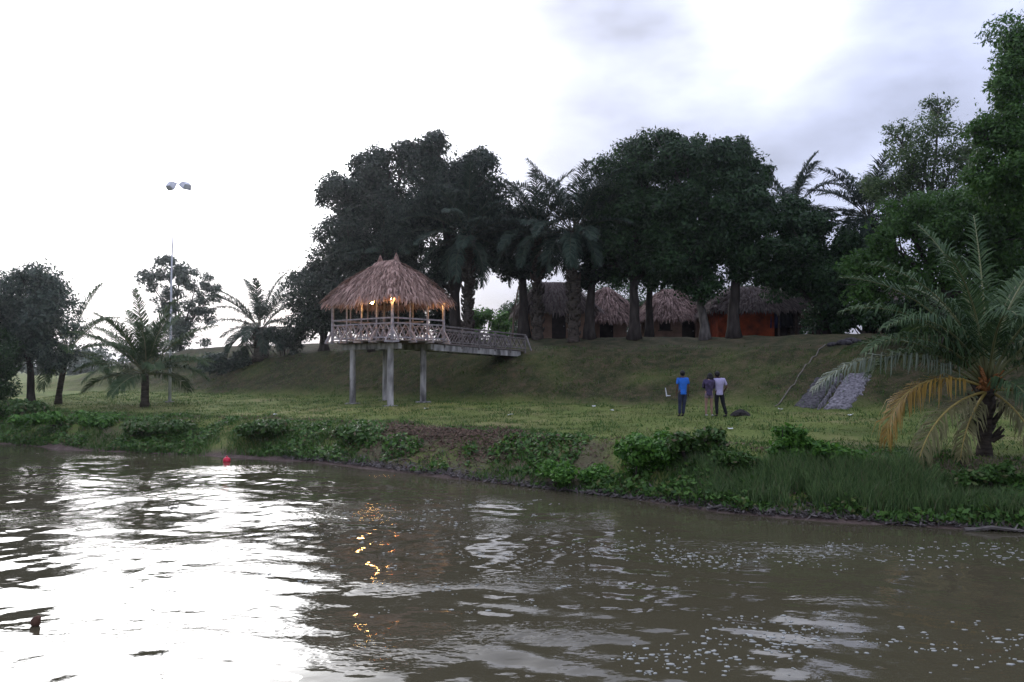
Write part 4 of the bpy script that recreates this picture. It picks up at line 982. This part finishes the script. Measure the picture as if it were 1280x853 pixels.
# ------------------------------------------------------------------ floodlight mast
def mast():
    D = 43.5; X = gx(213, D); z = gz1(X, D); top = gh(233, D) - z
    root = tag(empty('floodlight_mast', (X, D, z)), 'tall thin pale mast with two floodlights above the young coconut palm', 'floodlight mast')
    mb = MB(); mb.tube([(0, 0, -.2), (0, 0, 3), (0, 0, top*.62), (.1, 0, top)], [.085, .07, .045, .022], 10); mb.build('pole', M['steel'], root, smooth=True)
    mb = MB(); mb.box((0, 0, .0), (.36, .36, .12)); mb.build('base_plate', M['concrete'], root)
    mb = MB(); mb.bar((-.3, 0, top), (.52, 0, top), .035, .035); mb.build('crossarm', M['steel'], root)
    for (x, tilt, rz) in ((-.10, R(62), R(-35)), (.70, R(40), R(62))):
        Mx = Matrix.Rotation(rz, 3, 'Z') @ Matrix.Rotation(tilt, 3, 'X'); h = MB()
        prof = [(-.29, -.24, -.13), (.29, -.24, -.13), (.29, .24, -.13), (-.29, .24, -.13), (-.20, -.15, .17), (.20, -.15, .17), (.20, .15, .17), (-.20, .15, .17)]
        h.add([Mx @ Vector(p) + Vector((x, 0, top + .10)) for p in prof], [(0,3,2,1),(4,5,6,7),(0,1,5,4),(1,2,6,5),(2,3,7,6),(3,0,4,7)])
        ho = h.build('floodlight', M['lampcase'], root)
        b = MB(); b.bar(Vector((x, 0, top - .02)), Vector((x, 0, top + .1)), .05, .05); b.build('bracket', M['steel'], ho)
        g = MB(); g.box(Mx @ Vector((0, 0, -.126)) + Vector((x, 0, top + .10)), (.52, .44, .008), Mx); g.build('lens', M['steel'], ho)
mast()

# ------------------------------------------------------------------ stone chute on the slope
def chute():
    p0 = Vector((gx(1003, 33.4), 33.4)); p1 = Vector((gx(1034, 35.9), 35.9)); w = 1.15; n = 22; rg = np.random.default_rng(140)
    d = (p1 - p0).normalized(); sd = Vector((d.y, -d.x))
    root = tag(empty('stone_chute', (p0.x, p0.y, gz1(p0.x, p0.y))), 'sloping grey stone chute running down the grassy embankment beside the palm', 'drain chute')
    o0 = root.location
    for (name, off, wd, h, mat) in (('paving', 0.0, w, .03, 'gravel_dark'), ('paving', 1.32, 1.25, .07, 'gravel'), ('edging', .63, .12, .16, 'gravel')):
        mb = MB(); m = 7
        for i in range(n + 1):
            c = p0.lerp(p1, i/n)
            for j in range(m + 1):
                q = c + sd*(off + wd*(j/m - .5) + (rg.normal(0, .07) if j in (0, m) else 0)) + d*(rg.normal(0, .10) if i in (0, n) else 0); z = gz1(q.x, q.y); edge = (j in (0, m)) or i in (0, n)
                mb.v.append((q.x - o0.x, q.y - o0.y, z - o0.z + (-.12 if edge else h + rg.uniform(0, .07 if mat == 'gravel' else .01))))
        for i in range(n):
            for j in range(m): a = i*(m+1) + j; mb.f.append((a, a+1, a+m+2, a+m+1))
        mb.build(name, M[mat], root)
    mb = MB()                                                          # grass tufts growing over the edges are part of the bed
    # pale edge line lower down the grass, beside the chute
    a = Vector((gx(968, 34.2), 34.2)); b = Vector((gx(1032, 39.5), 39.5)); mb = MB(); pts = []
    for i in range(15):
        q = a.lerp(b, i/14); pts.append((q.x, q.y, gz1(q.x, q.y) + .03))
    mb.tube(pts, [.03]*15, 6); tag(mb.build('pale_pipe', M['wood_pale']), 'thin pale pipe lying down the slope beside the stone chute', 'pipe')
chute()
def rocks():
    rg = np.random.default_rng(145)
    for i, (px, D, r, lb) in enumerate([(1040, 39.2, .34, 'dark rock above the stone chute, nearest the orange hut'), (1056, 39.0, .46, 'biggest dark rock at the head of the stone chute'), (1072, 39.3, .36, 'dark flat rock at the head of the chute on the palm side'), (1063, 40.4, .40, 'dark rock lying behind the biggest rock above the chute')]):
        r *= .62; X = gx(px, D); mb = MB(); mb.ball((0, 0, 0), r, 12, 8, (1.3, 1.0, .62)); sd_ = rg.random(3)*9
        mb.v = [tuple(np.array(v) * (1 + .45*(float(fbm(np.array([v[0]*3 + sd_[0]]), np.array([v[1]*3 + v[2]*4 + sd_[1]]), 3)[0]) - .5))) for v in mb.v]
        tag(mb.build('rock', M['rock'], loc=(X, D, gz1(X, D) + r*.28)), lb, 'rock', 'rocks above the stone chute')
rocks()

# ------------------------------------------------------------------ small things
def small_things():
    rg = np.random.default_rng(150)
    D = 27.4; X = gx(285, D); mb = MB(); mb.ball((0, 0, .05), .125, 16, 10, (1, 1, .9)); o = empty('red_float', (X, D, 0)); tag(o, 'bright red float on the water close to the far bank', 'float')
    mb.build('ball', M['red'], o, smooth=True); mb = MB(); mb.tube([(0, 0, .15), (0, 0, .20)], [.03, .025], 8); mb.build('eyelet', M['red'], o)
    D = 10.1; mb = MB(); mb.ball((0, 0, 0), .062, 14, 10, (1.0, .75, 1.15)); 
    mb.v = [(x*(1 + .35*max(0, z)/.07), y, z + .5*x*(z > 0)) for x, y, z in mb.v]
    o = mb.build('coconut_husk', M['husk'], smooth=True, loc=(gx(51, D), D, .03)); tag(o, 'brown coconut husk floating on the bright water', 'coconut husk')
    # soil heap
    D = 30.6; X = gx(925, D); mb = MB(); n = 14
    for j in range(6):
        for i in range(n):
            a = 2*math.pi*i/n; r = (1 - j/5.2)*.30*(1 + rg.normal(0, .12)); mb.v.append((math.cos(a)*r*1.25, math.sin(a)*r, .02 + .19*(j/5)**.7 - .06*(j == 0)))
    for j in range(5):
        for i in range(n): i2 = (i + 1) % n; mb.f.append((j*n+i, j*n+i2, (j+1)*n+i2, (j+1)*n+i))
    mb.f.append(tuple(5*n + i for i in range(n))); tag(mb.build('soil_heap', M['soilheap'], loc=(X, D, gz1(X, D))), 'small dark heap on the lawn beside the couple', 'soil heap')
    # white L-shaped stick on the slope
    D = 37.8; X = gx(833, D); z = gz1(X, D); mb = MB(); mb.tube([(0, 0, -.05), (-.02, 0, .16), (-.06, 0, .40)], [.03, .028, .02], 7); mb.tube([(-.02, 0, .02), (.17, -.05, .03)], [.028, .02], 6)
    tag(mb.build('bent_stick', M['litter'], loc=(X, D, z)), 'white bent L-shaped stick standing on the grassy slope above the people', 'stick')
    # scraps of litter
    L = [(638, 31.5, 'white scrap of litter on the lawn edge under the footbridge'), (533, 36.5, 'white scrap of litter beside the pavilion stilt nearest the bridge'), (742, 35.5, 'white scrap of litter at the slope foot between bridge and people'),
         (765, 33.0, 'white scrap of litter on the lawn nearer the man in blue'), (912, 25.2, 'white scrap of litter at the lawn edge below the couple'), (975, 33.0, 'white scrap of litter at the chute foot'), (1062, 29.0, 'white scrap of litter between chute and coconut palm'), (345, 33, 'white scrap of litter on the lawn above the red float')]
    for i, (px, D, lb) in enumerate(L):
        X = gx(px, D); mb = MB(); s = rg.uniform(.05, .085); V = []
        for j in range(3):
            for k in range(3): V.append((s*(k-1)*1.2 + rg.normal(0, .012), s*(j-1) + rg.normal(0, .012), .02 + abs(rg.normal(0, .03))))
        mb.add(V, [(0,1,4,3),(1,2,5,4),(3,4,7,6),(4,5,8,7)]); o = mb.build('litter_scrap', M['litter'], loc=(X, D, gz1(X, D) + .03)); sm = o.modifiers.new('thick', 'SOLIDIFY'); sm.thickness = .01
        tag(o, lb, 'litter', 'scraps of litter on the grass')
    # leaning pole by the bridge end
    D = 50; X = gx(640, D); z = gz1(X, D); mb = MB(); mb.tube([(0, 0, -.2), (.12, 0, 1.6), (.42, 0, 3.4)], [.07, .06, .045], 7); tag(mb.build('leaning_pole', M['wood'], loc=(X, D, z)), 'bare wooden pole leaning near the footbridge end', 'pole')
    # drift branches
    for px, D, l, a, lb in ((1245, 15.75, 1.3, R(-6), 'pale drift branch lying at the waterline below the near palm'), (905, 17.9, .9, R(14), 'short drift branch on the mud below the pointed shrub'), (760, 20.3, 1.1, R(-14), 'drift branch on the mud below the biggest bank shrub')):
        X = gx(px, D); mb = MB(); p = [Vector((-l/2, 0, 0)), Vector((-l*.1, .05, .05)), Vector((l*.2, -.03, .03)), Vector((l/2, .06, .0))]; mb.tube(p, [.045, .04, .03, .012], 6, .1); mb.tube([p[2], p[2] + Vector((.15, .12, .12))], [.02, .008], 5)
        o = mb.build('drift_branch', M['palebark'], loc=(X, D, max(.02, gz1(X, D) + .03))); o.rotation_euler = (0, 0, a); tag(o, lb, 'branch', 'drift branches at the waterline')
small_things()

# ------------------------------------------------------------------ people
def skin_mesh(name, verts, edges, radii, sub=2, root=0):
    me = bpy.data.meshes.new(name); me.from_pydata([tuple(v) for v in verts], edges, []); o = bpy.data.objects.new(name, me); COL.objects.link(o)
    o.modifiers.new('skin', 'SKIN').use_smooth_shade = True
    if not me.skin_vertices: me.skin_vertices.new()
    for i, r in enumerate(radii):
        sv = me.skin_vertices[0].data[i]; sv.radius = (r, r) if not isinstance(r, tuple) else r; sv.use_root = (i == root)
    ss = o.modifiers.new('sub', 'SUBSURF'); ss.levels = sub; ss.render_levels = sub
    bpy.context.view_layer.update(); dg = bpy.context.evaluated_depsgraph_get()
    out = bpy.data.meshes.new_from_object(o.evaluated_get(dg)); bpy.data.objects.remove(o); out.name = name
    return out
class Skel:
    def __init__(s): s.v = []; s.e = []; s.r = []
    def add(s, p, r, parent=None):
        s.v.append(Vector(p)); s.r.append(r); i = len(s.v) - 1
        if parent is not None: s.e.append((parent, i))
        return i
def person(label, X, Y, J, mats, rz=0.0, hair_len=0.0, scale=1.0, sleeve=0.5, shorts=False, jacket=False):
    """J: joint dictionary in metres, figure facing +y"""
    z = gz1(X, Y) + 0.0
    root = tag(empty('person', (X, Y, z), rz), label, 'person', 'people standing on the lawn'); root.scale = (scale,)*3
    V = {k: Vector(v) for k, v in J.items()}
    s = Skel()
    pel = s.add(V['pelvis'], (.145, .10)); sp = s.add(V['spine'], (.135, .095), pel); ch = s.add(V['chest'], (.16, .105), sp)
    nk = s.add(V['neck'], .055, ch); hb = s.add(V['head'] - Vector((0, 0, .055)), (.068, .078), nk); hm = s.add(V['head'] + Vector((0, .0, .02)), (.078, .092), hb); s.add(V['head'] + Vector((0, -.01, .10)), (.055, .065), hm)
    fw = V.get('look', Vector((0, 1, 0))).normalized(); sdv = Vector((fw.y, -fw.x, 0))
    s.add(V['head'] + fw*.105 + Vector((0, 0, -.015)), .014, hm)
    for sg in (-1, 1):
        S = 'L' if sg < 0 else 'R'
        sh = s.add(V['sh'+S], .058, ch); up = s.add(V['sh'+S].lerp(V['el'+S], .5), .048, sh); el = s.add(V['el'+S], .038, up); fa = s.add(V['el'+S].lerp(V['wr'+S], .4), .036, el); wr = s.add(V['wr'+S], .025, fa)
        hd = (V['wr'+S] - V['el'+S]).normalized(); hs = Vector((0, 1, 0)) - hd*hd.y; hs.normalize(); pin = hd.cross(hs).normalized()
        pm = s.add(V['wr'+S] + hd*.055, (.034, .018), wr)
        for k, (o, l) in enumerate(((.030, .075), (.010, .085), (-.010, .078), (-.029, .06))):
            b = s.add(V['wr'+S] + hd*.095 + hs*o, .0095, pm); m = s.add(s.v[b] + hd*l*.5 + pin*.006*sg, .0085, b); s.add(s.v[m] + hd*l*.42 + pin*.02*sg, .007, m)
        t = s.add(V['wr'+S] + hd*.05 + hs*.045, .011, pm); s.add(s.v[t] + hd*.035 + hs*.014, .009, t)
        hp = s.add(V['hip'+S], (.09, .09), pel); th = s.add(V['hip'+S].lerp(V['kn'+S], .5), .078, hp); kn = s.add(V['kn'+S], .054, th); cf = s.add(V['kn'+S].lerp(V['an'+S], .35), .056, kn); an = s.add(V['an'+S], .036, cf)
        ft = s.add(V['an'+S] + fw*.06 + Vector((0, 0, -.045)), (.036, .03), an); s.add(V['an'+S] + fw*.17 + Vector((0, 0, -.06)), (.036, .02), ft)
    link_mesh('body', skin_mesh('body', s.v, s.e, s.r), M[mats['skin']], root, smooth=True)
    # eyes and ears
    mb = MB(); he = V['head'] + Vector((0, 0, .02))
    for sg in (-1, 1): mb.ball(he + fw*.083 + sdv*sg*.032 + Vector((0, 0, .012)), .012, 8, 6)
    mb.build('eyes', M['litter'], root, smooth=True)
    mb = MB()
    for sg in (-1, 1): mb.ball(he + sdv*sg*.080 + Vector((0, 0, .0)) - fw*.005, .028, 8, 6, (.45, .8, 1.2))
    mb.build('ears', M[mats['skin']], root, smooth=True)
    mb = MB(); mb.ball(he + fw*.078 + Vector((0, 0, -.048)), .024, 8, 6, (1.1, .6, .35)); mb.build('mouth', M[mats['skin']], root, smooth=True)
    # hair
    h = MB(); h.ball(he - fw*.022 + Vector((0, 0, .032)), .108, 16, 12, (.93, 1.05, 1.02)); h.v = [v for v in h.v]
    if hair_len:
        for i in range(26):
            a = math.pi + (i/25 - .5)*3.3; o = Vector((math.cos(a + math.pi/2 - math.pi)*.085, math.sin(a + math.pi/2)*.09, 0))
            o = sdv*math.sin((i/25 - .5)*3.3)*.088 - fw*math.cos((i/25 - .5)*3.3)*.088
            p = he + o + Vector((0, 0, .05)); h.tube([p, p + o*.25 + Vector((0, 0, -.12)), p + o*.3 + Vector((0, 0, -hair_len))], [.03, .028, .010], 5)
    h.build('hair', M['hair'], root, smooth=True)
    # shirt
    t = Skel(); aa = t.add(V['pelvis'] + Vector((0, 0, -.135)), (.172, .132)); a0 = t.add(V['pelvis'] + Vector((0, 0, -.10)), (.172, .132), aa); a = t.add(V['pelvis'] + Vector((0, 0, .03)), (.168, .128), a0); b = t.add(V['spine'], (.160, .120), a); c = t.add(V['chest'], (.178, .128), b); u = t.add(V['chest'].lerp(V['neck'], .62), (.15, .105), c); t.add(V['neck'] + Vector((0, 0, .005)), .075, u)
    for S in 'LR':
        q = t.add(V['sh'+S], .072, c); q2 = t.add(V['sh'+S].lerp(V['el'+S], min(1, sleeve)), .060, q)
        if sleeve > 1: q3 = t.add(V['el'+S].lerp(V['wr'+S], sleeve - 1), .048, q2)
    link_mesh('shirt', skin_mesh('shirt', t.v, t.e, t.r), M[mats['shirt']], root, smooth=True)
    # trousers or shorts
    t = Skel(); a0 = t.add(V['pelvis'] + Vector((0, 0, .07)), (.140, .098)); a = t.add(V['pelvis'] + Vector((0, 0, .0)), (.150, .108), a0)
    for S in 'LR':
        q = t.add(V['hip'+S] + Vector((0, 0, -.05)), (.100, .100), a)
        if shorts: t.add(V['hip'+S].lerp(V['kn'+S], .55), .10, q)
        else:
            q = t.add(V['hip'+S].lerp(V['kn'+S], .5), .094, q); q = t.add(V['kn'+S], .073, q); q = t.add(V['kn'+S].lerp(V['an'+S], .5), .066, q); t.add(V['an'+S] + Vector((0, 0, .0)), .058, q)
    link_mesh('shorts' if shorts else 'trousers', skin_mesh('legwear', t.v, t.e, t.r), M[mats['legs']], root, smooth=True)
    for S in 'LR':
        t = Skel(); q = t.add(V['an'+S] + Vector((0, 0, -.02)) - fw*.02, (.045, .045)); q = t.add(V['an'+S] + fw*.07 + Vector((0, 0, -.045)), (.047, .036), q); t.add(V['an'+S] + fw*.175 + Vector((0, 0, -.06)), (.042, .025), q)
        link_mesh('shoe', skin_mesh('shoe', t.v, t.e, t.r, 1), M[mats['shoes']], root, smooth=True)
    return root
def people():
    J = dict(pelvis=(0, 0, .95), spine=(0, -.01, 1.14), chest=(0, -.015, 1.33), neck=(0, .0, 1.48), head=(0, .02, 1.585), shL=(-.185, -.01, 1.41), elL=(-.225, -.03, 1.13), wrL=(-.225, .04, .89),
             shR=(.185, -.01, 1.41), elR=(.23, -.03, 1.13), wrR=(.24, .03, .89), hipL=(-.09, 0, .90), knL=(-.10, .02, .49), anL=(-.13, -.01, .085), hipR=(.09, 0, .90), knR=(.06, .02, .49), anR=(.01, .0, .085))
    D = 30.3
    person('man in a bright blue shirt and dark trousers standing alone on the lawn', gx(853, D), D, J, dict(skin='skin', shirt='blueshirt', legs='navy', shoes='shoes_dark'), rz=R(8), sleeve=.75)
    Jw = dict(J); Jw.update(head=(.05, .05, 1.575), neck=(.015, .0, 1.48), elL=(-.22, .06, 1.15), wrL=(-.06, .20, 1.16), elR=(.20, .08, 1.14), wrR=(.06, .20, 1.10), look=(.45, 1, 0), anL=(-.13, .0, .085), anR=(.10, .02, .085), knL=(-.12, .02, .49), knR=(.09, .03, .49))
    person('woman with long dark hair, purple top and bare legs beside the man in lilac', gx(886, D), D, Jw, dict(skin='skin2', shirt='purpletop', legs='shorts', shoes='shoes'), rz=R(-8), hair_len=.36, scale=.945, sleeve=1.7, shorts=True)
    Jm = dict(J); Jm.update(head=(-.075, .03, 1.57), neck=(-.02, .0, 1.475), look=(-.5, 1, 0), elL=(-.30, .08, 1.24), wrL=(-.36, .25, 1.30), elR=(.27, -.06, 1.15), wrR=(.22, .10, .98), anR=(.26, -.05, .085), knR=(.15, .0, .49), anL=(-.08, .03, .085))
    person('man in a pale lilac shirt and black trousers leaning towards the woman', gx(899, D), D + .05, Jm, dict(skin='skin', shirt='lilac', legs='blackcloth', shoes='shoes_dark'), rz=R(0), scale=1.0, sleeve=.9)
people()

# ------------------------------------------------------------------ pale volume added to imitate veiling lens glare
def haze():
    m = bpy.data.materials.new('glare_haze'); m.use_nodes = True; nt = m.node_tree; nt.nodes.clear()
    o = nt.nodes.new('ShaderNodeOutputMaterial'); v = nt.nodes.new('ShaderNodeVolumePrincipled'); nt.links.new(v.outputs[0], o.inputs['Volume'])
    v.inputs['Color'].default_value = (0.90, 0.93, 1.0, 1); v.inputs['Density'].default_value = 0.00032; v.inputs['Anisotropy'].default_value = 0.8
    mb = MB(); mb.box((0, 0, 10), (9000, 9000, 60)); ob = mb.build('haze', m); tag(ob, kind='stuff')
haze()
